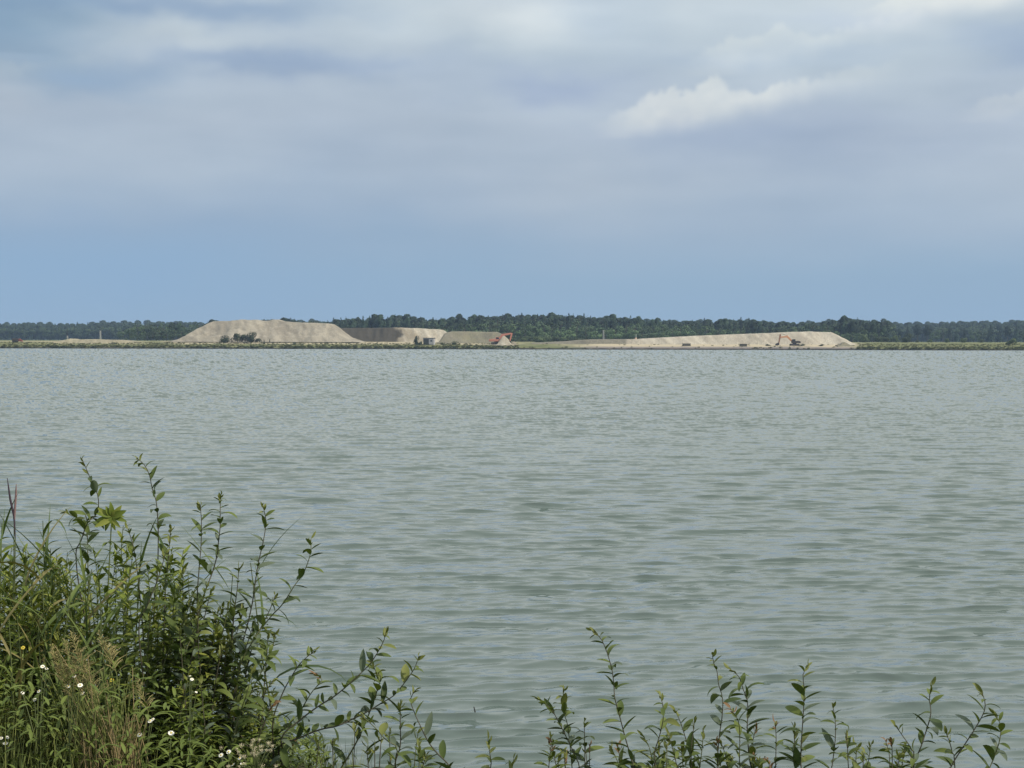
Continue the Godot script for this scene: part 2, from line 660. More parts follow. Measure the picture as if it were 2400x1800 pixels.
func build_mounds() -> void:
	var cream := Color(0.60, 0.56, 0.47)
	var tan_ := Color(0.37, 0.325, 0.245)
	var grey := Color(0.25, 0.235, 0.185)
	var brown := Color(0.092, 0.083, 0.070)
	var olive := Color(0.27, 0.255, 0.18)
	mound("sand_mound", "tall flat topped beige sand mound behind the dark shore bushes", [[404, 802], [420, 799], [438, 793], [456, 779], [476, 765], [497, 753], [530, 752], [556, 750.5], [564, 748.5], [574, 750], [600, 749.5], [610, 752], [628, 752], [636, 748.5], [648, 748.5], [657, 753], [700, 756], [740, 757], [774, 759], [786, 768], [800, 781], [818, 792], [840, 799], [862, 804]], 700.0, 0.62, [Color(0.30, 0.272, 0.220), Color(0.46, 0.422, 0.345)], {"terrace": 2.2, "plateau": 14.0, "gully": 0.6, "rough": 0.55})
	mound("sand_mound", "sand mound with dark brown left half and pale eroded cliff behind grey hut", [[760, 800], [776, 776], [788, 769], [850, 769], [934, 768], [985, 770], [1020, 772], [1036, 773], [1050, 781], [1064, 796], [1070, 802]], 726.0, 0.95, [cream, tan_, brown], {"dark_until": 936.0, "gully": 1.5, "rough": 0.6})
	mound("sand_mound", "low grey green sand mound beside the red excavator", [[1030, 802], [1044, 780], [1060, 777], [1100, 777], [1140, 778], [1166, 778], [1178, 784], [1190, 794], [1200, 803]], 680.0, 0.85, [olive, grey], {"gully": 0.9, "rough": 0.5})
	mound("sand_mound", "long wedge of pale cream sand behind the dark excavator", [[1250, 804], [1330, 800], [1360, 797], [1390, 795.5], [1480, 795], [1500, 794.5], [1560, 791], [1640, 787], [1700, 784.5], [1800, 781], [1860, 778], [1900, 777], [1948, 779], [1960, 785], [1978, 796], [1992, 805]], 676.0, 0.72, [cream, Color(0.44, 0.40, 0.33), grey], {"dark_until": 1480.0, "gully": 0.25, "rough": 0.4, "plateau": 16.0})
	mound("sand_mound", "low strip of pale sand at the foot of the bare pillars", [[138, 800], [150, 797], [166, 793.5], [176, 796], [220, 795], [236, 796], [290, 797], [305, 800], [316, 803]], 672.0, 0.4, [Color(0.44, 0.40, 0.28), olive], {"rough": 0.3, "step": 0.6})
	mound("sand_pile", "small cone of pale sand under the arm of the red excavator", [[1164, 808], [1170, 801], [1178, 788], [1182, 787], [1188, 793], [1196, 803], [1200, 808]], 652.0, 1.0, [cream, tan_], {"rough": 0.2, "step": 0.35, "plateau": 0.5, "gully": 0.2, "ground": 1.6})
	mound("sand_pile", "little pale heap beside the bucket of the red excavator", [[1196, 808], [1201, 801], [1206, 800], [1212, 808]], 655.0, 0.9, [grey, tan_], {"rough": 0.15, "step": 0.3, "plateau": 0.4, "gully": 0.1, "ground": 1.7})
	mound("sand_pile", "small pale heap at the right foot of the long sand wedge", [[1966, 809], [1974, 803], [1980, 801], [1992, 809]], 648.0, 0.8, [olive, grey], {"rough": 0.2, "step": 0.35, "plateau": 0.5, "gully": 0.1, "ground": 1.5})

# ---------------------------------------------------------------- machines and small things on the far shore

func limb(points: Array, width: float) -> ArrayMesh:
	# a box-section arm: an outline in the x, y plane of the machine, pushed sideways
	return prism(PackedVector2Array(points), -width * 0.5, width * 0.5, 0.04)

func box(sx: float, sy: float, sz: float, bevel := 0.06) -> ArrayMesh:
	return prism(PackedVector2Array([Vector2(-sx / 2, 0), Vector2(sx / 2, 0), Vector2(sx / 2, sy), Vector2(-sx / 2, sy)]), -sz / 2, sz / 2, bevel)

func excavator(where: Vector3, label: String, body_mat: Material, arm_mat: Material, pose: Dictionary, mirror: float) -> Node3D:
	var t := thing("excavator", where, label, "excavator")
	t.scale = Vector3(mirror, 1, 1) * pose.get("size", 1.0)
	var black := mat("black iron", lin(0.018, 0.016, 0.015), 0.7)
	var glass := mat("cab glass", lin(0.02, 0.025, 0.03), 0.1)
	for s in [-1.0, 1.0]:
		var poly := PackedVector2Array()
		for i in 9:
			var a := PI * 0.5 + PI * i / 8.0
			poly.append(Vector2(-1.7 + cos(a) * 0.45, 0.45 + sin(a) * 0.45))
		for i in 9:
			var a := -PI * 0.5 + PI * i / 8.0
			poly.append(Vector2(1.7 + cos(a) * 0.45, 0.45 + sin(a) * 0.45))
		var track := part("track", prism(poly, s * 1.1 - 0.3, s * 1.1 + 0.3, 0.05), black, t)
		for wx in [-1.5, -0.75, 0.0, 0.75, 1.5]:
			var w := CylinderMesh.new()
			w.top_radius = 0.28
			w.bottom_radius = 0.28
			w.height = 0.66
			w.radial_segments = 12
			part("wheel", w, mat("worn iron", lin(0.06, 0.05, 0.045), 0.6), track, Transform3D(Basis(Vector3.RIGHT, PI / 2), Vector3(wx, 0.42, s * 1.1)))
	part("turntable", box(1.6, 0.35, 1.6), black, t, Transform3D(Basis(), Vector3(0, 0.8, 0)))
	part("body", prism(PackedVector2Array([Vector2(-2.5, 1.15), Vector2(1.3, 1.15), Vector2(1.3, 1.75), Vector2(0.2, 2.15), Vector2(-1.2, 2.25), Vector2(-2.5, 2.05)]), -1.3, 1.3, 0.1), body_mat, t)
	part("counterweight", prism(PackedVector2Array([Vector2(-3.0, 1.25), Vector2(-2.52, 1.15), Vector2(-2.52, 2.12), Vector2(-2.95, 1.95)]), -1.25, 1.25, 0.06), pose.get("weight", body_mat), t)
	var cab := part("cab", prism(PackedVector2Array([Vector2(-0.3, 1.8), Vector2(1.35, 1.76), Vector2(1.45, 2.2), Vector2(1.1, 3.0), Vector2(-0.25, 3.0)]), 0.25, 1.28, 0.05), body_mat, t)
	part("window", prism(PackedVector2Array([Vector2(-0.05, 2.12), Vector2(1.22, 2.12), Vector2(0.98, 2.86), Vector2(-0.05, 2.86)]), 1.26, 1.30, 0.01), glass, cab)
	part("windscreen", prism(PackedVector2Array([Vector2(1.40, 2.22), Vector2(1.46, 2.22), Vector2(1.15, 2.95), Vector2(1.09, 2.95)]), 0.35, 1.18, 0.01), glass, cab)
	var e := t.scale.y
	var b: Array = pose.boom
	var k: Vector2 = b[1] / e
	var tip: Vector2 = b[2] / e
	var r0: Vector2 = b[0] / e
	var n1 := (k - r0).orthogonal().normalized()
	var n2 := (tip - k).orthogonal().normalized()
	part("boom", limb([r0 + n1 * 0.36, k + (n1 + n2).normalized() * 0.55, tip + n2 * 0.28, tip - n2 * 0.28, k - (n1 + n2).normalized() * 0.45, r0 - n1 * 0.40], 0.7), arm_mat, t)
	var sb: Vector2 = pose.stick[0] / e
	var st: Vector2 = pose.stick[1] / e
	var n3 := (st - sb).orthogonal().normalized()
	part("stick", limb([sb + n3 * 0.36, st + n3 * 0.24, st - n3 * 0.24, sb - n3 * 0.36], 0.6), pose.get("stick_mat", arm_mat), t)
	var iron := mat("worn iron", lin(0.06, 0.05, 0.045), 0.6)
	part("hydraulic_ram", tube([Vector3(1.0, 1.5, 0.0), Vector3(k.x, k.y, 0) * 0.7 + Vector3(tip.x, tip.y, 0) * 0.0 + Vector3(r0.x, r0.y, 0) * 0.3 - Vector3(0, 0.35, 0)], [0.11, 0.09], 8), iron, t)
	part("hydraulic_ram", tube([Vector3(k.x, k.y + 0.5, 0), Vector3(sb.x, sb.y + 0.35, 0)], [0.10, 0.08], 8), iron, t)
	var bu: Array = []
	for p in pose.bucket:
		bu.append(p / e)
	part("bucket", prism(PackedVector2Array(bu), -0.6, 0.6, 0.04), black, t)
	return t

func build_machines() -> void:
	var red := mat("faded red paint", lin(0.46, 0.19, 0.14), 0.75)
	var orange := mat("orange paint", lin(0.50, 0.25, 0.13), 0.75)
	var rust := mat("dark brown paint", lin(0.035, 0.028, 0.022), 0.65)
	var m := SHORE + 24.0
	var s := m / FPX   # metres per photograph pixel there
	# the red excavator: base under (1164, 806)
	var p := at(1163, 806.5, m)
	var q := func(px: float, py: float) -> Vector2: return Vector2((px - 1163.0) * s, (806.5 - py) * s)
	excavator(Vector3(p.x, p.y - 0.1, p.z), "red excavator reaching over a cone of sand with raised boom", red, red, {"size": 1.05, "boom": [q.call(1167, 798), q.call(1177, 784.5), q.call(1198, 781)], "stick": [q.call(1199.5, 780), q.call(1195, 799)], "bucket": [q.call(1193, 797), q.call(1197.5, 799), q.call(1200, 804), q.call(1202, 810), q.call(1198, 810), q.call(1194, 806)]}, 1.0)
	# the dark excavator with an orange arm: it faces left
	m = SHORE + 18.0
	s = m / FPX
	p = at(1862, 810, m)
	q = func(px: float, py: float) -> Vector2: return Vector2((1862.0 - px) * s, (810.0 - py) * s)
	excavator(Vector3(p.x, p.y, p.z), "dark excavator with orange arm reaching down in front of pale sand", rust, orange, {"size": 0.9, "boom": [q.call(1855, 799), q.call(1845, 788.5), q.call(1829, 790.5)], "stick": [q.call(1829, 783.5), q.call(1825, 806)], "stick_mat": mat("brown orange paint", lin(0.22, 0.105, 0.06), 0.6), "weight": mat("pale grey paint", lin(0.3, 0.28, 0.25), 0.6), "bucket": [q.call(1825.5, 803), q.call(1826.5, 808.5), q.call(1821, 810), q.call(1816.5, 809), q.call(1819, 805)]}, -1.0)
	# the ground the machines stand on is part of the shore: small aprons of spoil
	for a in [[1163.0, 806.5, SHORE + 24.0, 13.0, "flat apron of grey sand under the red excavator"], [1850.0, 810.0, SHORE + 18.0, 15.0, "flat apron of grey gravel under the dark excavator"]]:
		var w := at(a[0], a[1], a[2])
		var top: float = w.y - 0.08
		var g: float = far_ground(w.x, w.z)
		if top > g - 0.2:
			var prof := []
			var half: float = a[3] * 0.5
			prof = [[a[0] - (half + 2.5) / a[2] * FPX, 0.0], [a[0] - half / a[2] * FPX, 1.0], [a[0] + half / a[2] * FPX, 1.0], [a[0] + (half + 2.5) / a[2] * FPX, 0.0]]
			var rows := []
			for e in prof:
				rows.append([e[0], a[1] + (0.08 + (top - g + 0.3) * (1.0 - e[1])) / a[2] * FPX])
			mound("sand_apron", a[4], rows, a[2], 0.5, [Color(0.27, 0.245, 0.19), Color(0.34, 0.31, 0.24)], {"rough": 0.08, "gully": 0.05, "step": 0.5, "plateau": 3.0, "ground": g})
	# grey hut
	var hut := far_hit(1006, 808)
	var h := thing("grey_hut", hut, "small flat roofed grey hut half hidden by shore plants", "hut")
	var concrete := mat("pale grey panel", lin(0.33, 0.33, 0.35), 0.9)
	var k := -hut.z / FPX
	h.rotation.y = deg_to_rad(-9)
	part("wall", box(25 * k, 15 * k, 17 * k, 0.03), concrete, h)
	part("roof", box(26.5 * k, 0.22, 18.5 * k, 0.04), mat("dark felt", lin(0.05, 0.05, 0.052), 0.9), h, Transform3D(Basis(), Vector3(0, 15 * k, 0)))
	part("dark_side_panel", box(13.0 * k, 13.4 * k, 0.1, 0.02), mat("dark side panel", lin(0.030, 0.034, 0.034), 0.7), h, Transform3D(Basis(), Vector3(-5.6 * k, 0.05, 8.5 * k)))  # panel coloured dark, put on the front to stand in for the hut's dark left face
	part("window", box(0.8, 0.6, 0.06, 0.02), mat("cab glass", lin(0.02, 0.025, 0.03), 0.1), h, Transform3D(Basis(), Vector3(6.8 * k, 1.35, 8.5 * k)))
	# low blocks at the waterline
	for b in [[1609.0, 811.0, 20.0, "low weathered concrete block on the gravel below the rising sand"], [1742.0, 812.0, 18.0, "low weathered concrete block on the gravel near the dark excavator"]]:
		var w2 := far_hit(b[0], b[1])
		var kk := -w2.z / FPX
		var blk := thing("concrete_block", w2, b[3], "concrete block", "blocks along the gravel shore")
		blk.rotation.y = rng.randf_range(-0.15, 0.15)
		var hw: float = b[2] * 0.5 * kk
		part("slab", prism(PackedVector2Array([Vector2(-hw, -0.2), Vector2(hw, -0.2), Vector2(hw * 0.86, 0.95), Vector2(-hw * 0.86, 0.95)]), -0.8, 0.8, 0.08), mat("weathered concrete", lin(0.075, 0.075, 0.06), 0.95), blk)
		part("cap", box(hw * 1.9, 0.14, 1.8, 0.03), mat("mossy concrete", lin(0.055, 0.06, 0.04), 0.95), blk, Transform3D(Basis(), Vector3(0, 0.94, 0)))
	# bare pillars
	var pale := mat("pale concrete", lin(0.20, 0.215, 0.21), 0.9)
	for b in [[235.0, 797.0, 775.0, 5.0, 764.0, "pale pillar with thin mast on top above the low sand strip"], [158.0, 797.0, 787.0, 4.0, 764.0, "short pale stub carrying a tall dark thin mast"], [1414.0, 797.0, 774.0, 4.4, 0.0, "plain pale pillar standing before the forest left of the pink one"]]:
		var w3 := far_hit(b[0], b[1])
		w3 = at(b[0], b[1], 690.0)
		w3.y = far_ground(w3.x, w3.z)
		var kk := 690.0 / FPX
		var pl := thing("pillar", w3, b[5], "pillar")
		var top: float = at(b[0], b[2], 690.0).y - w3.y
		var r: float = b[3] * 0.5 * kk
		part("shaft", tube([Vector3(0, -0.3, 0), Vector3(0.05, top * 0.5, 0), Vector3(-0.05, top, 0)], [r * 1.15, r * 0.9, r], 10), pale, pl)
		part("footing", box(r * 4.0, 0.4, r * 4.0), mat("weathered concrete", lin(0.075, 0.075, 0.06), 0.95), pl)
		if b[4] > 0.0:
			var mast: float = at(b[0], b[4], 690.0).y - w3.y
			part("mast", tube([Vector3(-0.05, top - 0.3, 0), Vector3(-0.1, mast, 0)], [0.16, 0.05], 6), mat("black iron", lin(0.018, 0.016, 0.015), 0.7), pl)
	var w4 := at(1490, 797, 690.0)
	w4.y = far_ground(w4.x, w4.z)
	var pk := thing("pillar", w4, "pillar with pinkish lower half where the pale sand begins", "pillar")
	part("lower_shaft", tube([Vector3(0, -0.3, 0), Vector3(0, 2.3, 0)], [0.5, 0.42], 10), mat("pink plaster", lin(0.62, 0.40, 0.32), 0.9), pk)
	part("upper_shaft", tube([Vector3(0, 2.3, 0), Vector3(0, 4.1, 0)], [0.38, 0.36], 10), mat("green grey plaster", lin(0.15, 0.19, 0.15), 0.9), pk)
	# a low rusty thing in the grass
	var w5 := far_hit(42, 802.5)
	var rs := thing("rusty_trailer", w5, "low dark and rusty red trailer lying in the far left grass", "trailer")
	part("bed", prism(PackedVector2Array([Vector2(-2.4, 0.5), Vector2(0.1, 0.4), Vector2(0.1, 1.6), Vector2(-2.3, 1.8)]), -0.9, 0.9, 0.06), mat("dark brown paint", lin(0.035, 0.028, 0.022), 0.65), rs)
	part("drawbar", prism(PackedVector2Array([Vector2(0.3, 0.5), Vector2(2.3, 0.3), Vector2(1.9, 0.9), Vector2(0.9, 1.7), Vector2(0.3, 1.5)]), -0.5, 0.5, 0.06), mat("red rust", lin(0.16, 0.045, 0.03), 0.85), rs)
	for wx in [-1.8, -0.6]:
		var w := CylinderMesh.new()
		w.top_radius = 0.42
		w.bottom_radius = 0.42
		w.height = 1.9
		w.radial_segments = 12
		part("wheel", w, mat("black iron", lin(0.018, 0.016, 0.015), 0.7), rs, Transform3D(Basis(Vector3.RIGHT, PI / 2), Vector3(wx, 0.4, 0)))

# ---------------------------------------------------------------- trees

func crown_mesh(kind: String, seed_: int, faces: int) -> ArrayMesh:
	var r := RandomNumberGenerator.new()
	r.seed = seed_
	var v := PackedVector3Array()
	var n := PackedVector3Array()
	var c := PackedColorArray()
	var idx := PackedInt32Array()
	var lobes := []
	if kind == "round":
		for i in 11:
			var a := r.randf() * TAU
			var y := r.randf_range(0.2, 0.86)
			var spread: float = 0.26 * sqrt(maxf(0.0, 1.0 - pow((y - 0.48) / 0.52, 2.0)))
			lobes.append([Vector3(cos(a) * spread, y, sin(a) * spread), r.randf_range(0.12, 0.19)])
	elif kind == "bush":
		for i in 8:
			var a := r.randf() * TAU
			var s := r.randf_range(0.0, 0.38)
			lobes.append([Vector3(cos(a) * s, r.randf_range(0.22, 0.72), sin(a) * s), r.randf_range(0.2, 0.3)])
	for i in faces:
		var p: Vector3
		var out: Vector3
		var size: float
		if kind == "cone":
			var h := 1.0 - pow(r.randf(), 0.62) * 0.90
			var layer: float = fposmod(h * 9.0, 1.0)
			var rad: float = (1.0 - h) * 0.25 * (1.15 - 0.45 * layer) * r.randf_range(0.75, 1.12) + 0.012
			var a := r.randf() * TAU
			rad *= 0.85 + 0.3 * sin(a * 3.0 + seed_ + h * 11.0)
			p = Vector3(cos(a) * rad, h - rad * 0.28, sin(a) * rad)
			out = Vector3(cos(a), 0.45, sin(a)).normalized()
			size = 0.016 + 0.034 * (1.0 - h)
		elif kind == "pine":
			var h := r.randf_range(0.42, 1.0)
			var rad: float = 0.19 * sqrt(maxf(0.02, 1.0 - pow((h - 0.66) / 0.36, 2.0)))
			var a := r.randf() * TAU
			rad *= r.randf_range(0.55, 1.1) * (0.8 + 0.35 * sin(a * 2.0 + h * 17.0 + seed_))
			p = Vector3(cos(a) * rad, h, sin(a) * rad)
			out = Vector3(cos(a), (h - 0.62) * 3.0, sin(a)).normalized()
			size = r.randf_range(0.03, 0.05)
		else:
			var l: Array = lobes[r.randi() % lobes.size()]
			var d := Vector3(r.randfn(), r.randfn(), r.randfn()).normalized()
			p = l[0] + d * l[1] * r.randf_range(0.72, 1.06)
			p.y = maxf(p.y, 0.03)
			out = (d + (p - Vector3(0, 0.45, 0)).normalized() * 0.8).normalized()
			size = r.randf_range(0.022, 0.042) * (1.35 if kind == "bush" else 1.0)
		var t := out.cross(Vector3(r.randfn(), r.randfn(), r.randfn())).normalized()
		var f := (out + Vector3(r.randfn(), r.randfn(), r.randfn()) * 0.35).normalized()
		t = (t - f * t.dot(f)).normalized()
		var b := f.cross(t)
		var o := v.size()
		v.append_array([p + t * size, p + b * size * 0.8, p - t * size, p - b * size * 0.8])
		var nn := (f + out).normalized()
		n.append_array([nn, nn, nn, nn])
		var g := r.randf_range(0.72, 1.28)
		var col := Color(g, g * r.randf_range(0.95, 1.05), g)
		c.append_array([col, col, col, col])
		idx.append_array([o, o + 2, o + 1, o, o + 3, o + 2])
	return arrays_mesh(v, n, idx, c)

func trunk_mesh(top: float, radius: float, seed_: int) -> ArrayMesh:
	var r := RandomNumberGenerator.new()
	r.seed = seed_
	var pts := []
	var rad := []
	for i in 6:
		var f := i / 5.0
		pts.append(Vector3(r.randfn() * 0.008 * f, f * top - 0.03, r.randfn() * 0.008 * f))
		rad.append(radius * (1.0 - 0.8 * f))
	var m := tube(pts, rad, 6)
	var st := SurfaceTool.new()
	st.append_from(m, 0, Transform3D())
	for i in 7:
		var f := r.randf_range(0.3, 0.9)
		var a := r.randf() * TAU
		var o := Vector3(0, f * top, 0)
		st.append_from(tube([o, o + Vector3(cos(a) * 0.1, 0.06, sin(a) * 0.1), o + Vector3(cos(a) * 0.19, 0.15, sin(a) * 0.19)], [radius * 0.4, radius * 0.28, radius * 0.1], 4), 0, Transform3D())
	return st.commit()

var tree_kinds := {}

func tree_meshes(kind: String) -> Array:
	if not tree_kinds.has(kind):
		var list := []
		for i in 4:
			list.append([crown_mesh(kind, 100 + i * 17 + kind.length(), 620 if kind != "bush" else 1000), trunk_mesh(0.92 if kind != "bush" else 0.5, 0.018 if kind != "bush" else 0.02, 300 + i)])
		tree_kinds[kind] = list
	return tree_kinds[kind]

func foliage(kind: String, tone: int) -> StandardMaterial3D:
	var base := {"cone": Vector3(0.021, 0.042, 0.026), "pine": Vector3(0.028, 0.050, 0.028), "round": Vector3(0.054, 0.086, 0.040), "bush": Vector3(0.050, 0.070, 0.030)}
	var b: Vector3 = base[kind] * [0.72, 1.0, 1.35, 1.95][tone]
	return leafy("%s foliage %d" % [kind, tone], lin(b.x, b.y, b.z), 0.2, 0.75)

var tree_protos := {}

func tree(kind: String, base: Vector3, height: float, width: float, tone: int, called: String, label: String, category: String, group: String) -> void:
	var variant := rng.randi() % 4
	var key := "%s %d %d" % [kind, variant, tone]
	var o: Node3D
	if tree_protos.has(key):
		o = tree_protos[key].duplicate()
		o.name = numbered(called)
		add_child(o)
		tag(o, label, category, group)
	else:
		o = thing(called, base, label, category, group)
		var m: Array = tree_meshes(kind)[variant]
		part("trunk", m[1], mat("grey brown bark", lin(0.075, 0.062, 0.048), 0.95), o)
		part("crown", m[0], foliage(kind, tone), o)
		tree_protos[key] = o
	o.position = base
	o.rotation.y = rng.randf() * TAU
	o.scale = Vector3(width, height, width)

func plant_tree(kind: String, px: float, py_top: float, depth: float, tone: int, called: String, label: String, category: String, group: String, fat := 1.0, py_base := 0.0) -> void:
	var top := at(px, py_top, depth)
	var g := far_ground(top.x, top.z)
	if py_base > 0.0:
		g = minf(at(px, py_base, depth).y, g + 0.4)
	var h := maxf(top.y - g, 0.8)
	tree(kind, Vector3(top.x, g - 0.1, top.z), h, h * fat, tone, called, label, category, group)

const LANDMARKS := [[900, "behind the brown half of the cliffed mound"], [1060, "behind the pale cliff and grey hut"], [1140, "behind the low grey green mound"], [1230, "behind the red excavator"], [1400, "behind the scrub right of the red excavator"], [1460, "behind the plain pale pillar"], [1540, "behind the pinkish pillar"], [1700, "behind the low end of the pale sand wedge"], [1800, "behind the concrete blocks and pale sand wedge"], [1900, "behind the dark excavator"], [2000, "behind the high end of the pale sand wedge"], [9999, "beyond the right foot of the pale sand wedge"]]
const BUSH_MARKS := [[60, "under the two tall grass spikes"], [150, "left of the straw tuft"], [240, "behind the straw tuft's seed heads"], [330, "below the star leaved herb"], [430, "below the tallest willow shoots"], [520, "beside the middle feathery willow shoot"], [9999, "among the right feathery willow shoots"]]

func mark(list: Array, px: float) -> String:
	for a in list:
		if px < a[0]:
			return a[1]
	return list[-1][1]

const SKYLINE := [[-300, 753], [0, 753.5], [160, 755], [240, 751], [350, 751], [440, 753], [500, 752], [600, 750], [620, 746], [690, 746], [720, 752], [735, 746], [770, 753], [785, 746], [850, 743], [920, 738], [1000, 742], [1040, 744], [1100, 739], [1190, 734], [1250, 735], [1290, 733], [1370, 738], [1400, 739], [1470, 741], [1530, 748], [1600, 749], [1650, 748], [1690, 746], [1715, 745], [1760, 747], [1800, 752], [1910, 752], [1950, 748], [1980, 742], [2000, 745], [2040, 749], [2078, 747], [2088, 753.5], [2150, 754], [2220, 753], [2330, 750], [2700, 752]]

func build_forest() -> void:
	var wood := "trees of the forest behind the quarry"
	# conifers that make the skyline
	var px := 782.0
	while px < 2084.0:
		var pole: String = "cone" if rng.randf() < 0.75 else "pine"
		var jut := rng.randf_range(-5.0, 5.0) if rng.randf() < 0.75 else rng.randf_range(3.0, 9.0)
		if not (px > 1795.0 and px < 1940.0):
			var tone := rng.randi_range(0, 2)
			plant_tree(pole, px, ramp(SKYLINE, px) + jut, 880.0 + rng.randf_range(-16, 16), tone, "conifer_tree", "%s %s on skyline %s" % [["blackish", "dark", "dull green"][tone], ("tall pointed spruce" if jut < 0.0 else "pointed spruce") if pole == "cone" else ("tall bushy pine" if jut < 0.0 else "bushy pine"), mark(LANDMARKS, px)], "tree", wood, 1.05)
		px += rng.randf_range(10.0, 19.0)
	# mixed trees in front of them
	px = 960.0
	while px < 2082.0:
		var k: String = ["round", "round", "pine", "cone"][rng.randi() % 4]
		var tone2 := rng.randi_range(0, 2)
		var low := ramp([[960, 757], [1040, 752], [1200, 746], [1330, 750], [1440, 756], [1500, 758], [1800, 766], [1950, 757], [1990, 754], [2082, 760]], px)
		plant_tree(k, px, low + rng.randf_range(-5, 7), 842.0 + rng.randf_range(-12, 12), tone2, "forest_tree", "%s %s inside forest %s" % [["dark", "mid green", "lighter green"][tone2], {"round": "broad leafy tree", "pine": "bushy pine", "cone": "slim spruce"}[k], mark(LANDMARKS, px)], "tree", wood, 1.15)
		px += rng.randf_range(14.0, 24.0)
	# paler round trees along the front edge
	px = 1020.0
	while px < 2070.0:
		var tone3 := rng.randi_range(1, 3)
		var fat := rng.randf_range(1.2, 1.5)
		var low2 := ramp([[1020, 768], [1100, 757], [1160, 752], [1230, 756], [1300, 760], [1420, 768], [1450, 762], [1500, 764], [1640, 764], [1720, 768], [1760, 775], [1920, 776], [1960, 770], [2070, 778]], px)
		plant_tree("round", px, low2 + rng.randf_range(-4, 6), 800.0 + rng.randf_range(-14, 14), tone3, "round_tree", "%s %s round tree at forest edge %s" % [["dark", "dull", "green", "pale"][tone3], "broad" if fat > 1.35 else "narrow", mark(LANDMARKS, px)], "tree", wood, fat)
		px += rng.randf_range(15.0, 27.0)
	# the nearer wood left of the tall mound
	px = 288.0
	while px < 500.0:
		var lk: String = ["round", "pine", "round"][rng.randi() % 3]
		var lt := rng.randi_range(0, 2)
		plant_tree(lk, px, ramp([[288, 769], [310, 757], [360, 755], [420, 754], [500, 753]], px) + rng.randf_range(-2, 6), 850.0 + rng.randf_range(-20, 20), lt, "forest_tree", "%s %s in the wood left of the tall mound, %s" % [["dark", "mid green", "lighter green"][lt], "leafy tree" if lk == "round" else "bushy pine", "close to its slope" if px > 420.0 else "far from its slope"], "tree", "trees of the left wood", 1.2)
		plant_tree("round", px + 6.0, ramp([[288, 786], [310, 776], [360, 771], [500, 768]], px) + rng.randf_range(-4, 6), 800.0 + rng.randf_range(-20, 20), 0 if lt == 0 else 1, "round_tree", "low %s round tree edging the left wood, %s" % ["blackish" if lt == 0 else "dark green", "close to the tall mound" if px > 400.0 else "towards the low sand strip"], "tree", "trees of the left wood", 1.4)
		px += rng.randf_range(12.0, 20.0)
	# tree tops that show over the tall mound
	for a in [[619, 746, "cone"], [666, 745, "pine"], [674, 747, "pine"], [681, 744, "cone"], [690, 746, "cone"], [700, 751, "round"], [712, 751, "round"], [728, 747, "round"], [735, 745, "round"], [748, 752, "round"], [758, 752, "round"], [768, 750, "cone"], [776, 753, "round"], [497, 749, "pine"]]:
		plant_tree(a[2], a[0], a[1], 880.0, 0, "hidden_tree", "dark tree top showing above the rim of the tall mound", "tree", "tree tops over the tall mound", 1.2)
	# right wood: a nearer row, low bushes before it
	px = 2092.0
	while px < 2420.0:
		var rk: String = ["round", "pine", "cone"][rng.randi() % 3]
		var rt := rng.randi_range(0, 2)
		plant_tree(rk, px, 764.0 + rng.randf_range(-5, 8), 1020.0 + rng.randf_range(-30, 30), rt, "forest_tree", "%s %s in the wood beyond the grassy right shore%s" % [["dark", "mid green", "lighter green"][rt], {"round": "leafy tree", "pine": "bushy pine", "cone": "slim spruce"}[rk], ", behind the dome bush" if px > 2300.0 else ""], "tree", "trees of the right wood", 1.2)
		px += rng.randf_range(15.0, 24.0)
	for a in [[2024, 781], [2060, 784], [2075, 786], [2098, 783], [2125, 779], [2150, 795], [2180, 793], [2220, 791], [2258, 789], [2300, 793]]:
		plant_tree("bush", a[0], a[1], 770.0 + rng.randf_range(-20, 20), rng.randi_range(1, 3), "low_shrub", "low rounded shrub at the foot of the right wood", "shrub", "shrubs at the foot of the right wood", 1.4)
	# low scrub between the red excavator and the pillars
	px = 1206.0
	while px < 1400.0:
		plant_tree("bush", px, ramp([[1206, 790], [1240, 784], [1300, 786], [1400, 792]], px) + rng.randf_range(-2, 4), 745.0 + rng.randf_range(-20, 20), rng.randi_range(1, 3), "scrub_bush", "green scrub bush on the flat right of the red excavator", "shrub", "scrub right of the red excavator", 1.9)
		px += rng.randf_range(8.0, 15.0)
	# the far wood that closes the view reads as one mass
	var kinds := ["cone", "pine", "round"]
	for k in kinds.size():
		var st: Mesh = tree_meshes(kinds[k])[1][0]
		var places := []
		for row in 6:
			var d: float = [930.0, 990.0, 1300.0, 1400.0, 1500.0, 1640.0][row]
			var p2 := -500.0
			while p2 < 2900.0:
				p2 += rng.randf_range(9.0, 26.0) * (1.0 if row > 1 else 1.3)
				if row < 2 and (p2 < 620.0 or p2 > 2084.0):
					continue
				var low: float = maxf(ramp(SKYLINE, p2), 748.0 if row > 1 else 0.0) + rng.randf_range(-1.0, 5.0) + [4.0, 2.0, 10.0, 6.0, 3.0, 0.5][row]
				var w := at(p2, low, d)
				var g := far_ground(w.x, w.z)
				var h := w.y - g
				places.append(Transform3D(Basis(Vector3.UP, rng.randf() * TAU).scaled(Vector3(h * 1.3, h, h * 1.3)), Vector3(w.x, g, w.z)))
		multi("far_forest", st, foliage(kinds[k], 1), places, [], ["dark spruces of the distant forest mass", "pines of the distant forest mass", "leafy trees of the distant forest mass"][k], "forest")

# ---------------------------------------------------------------- plants of the far shore

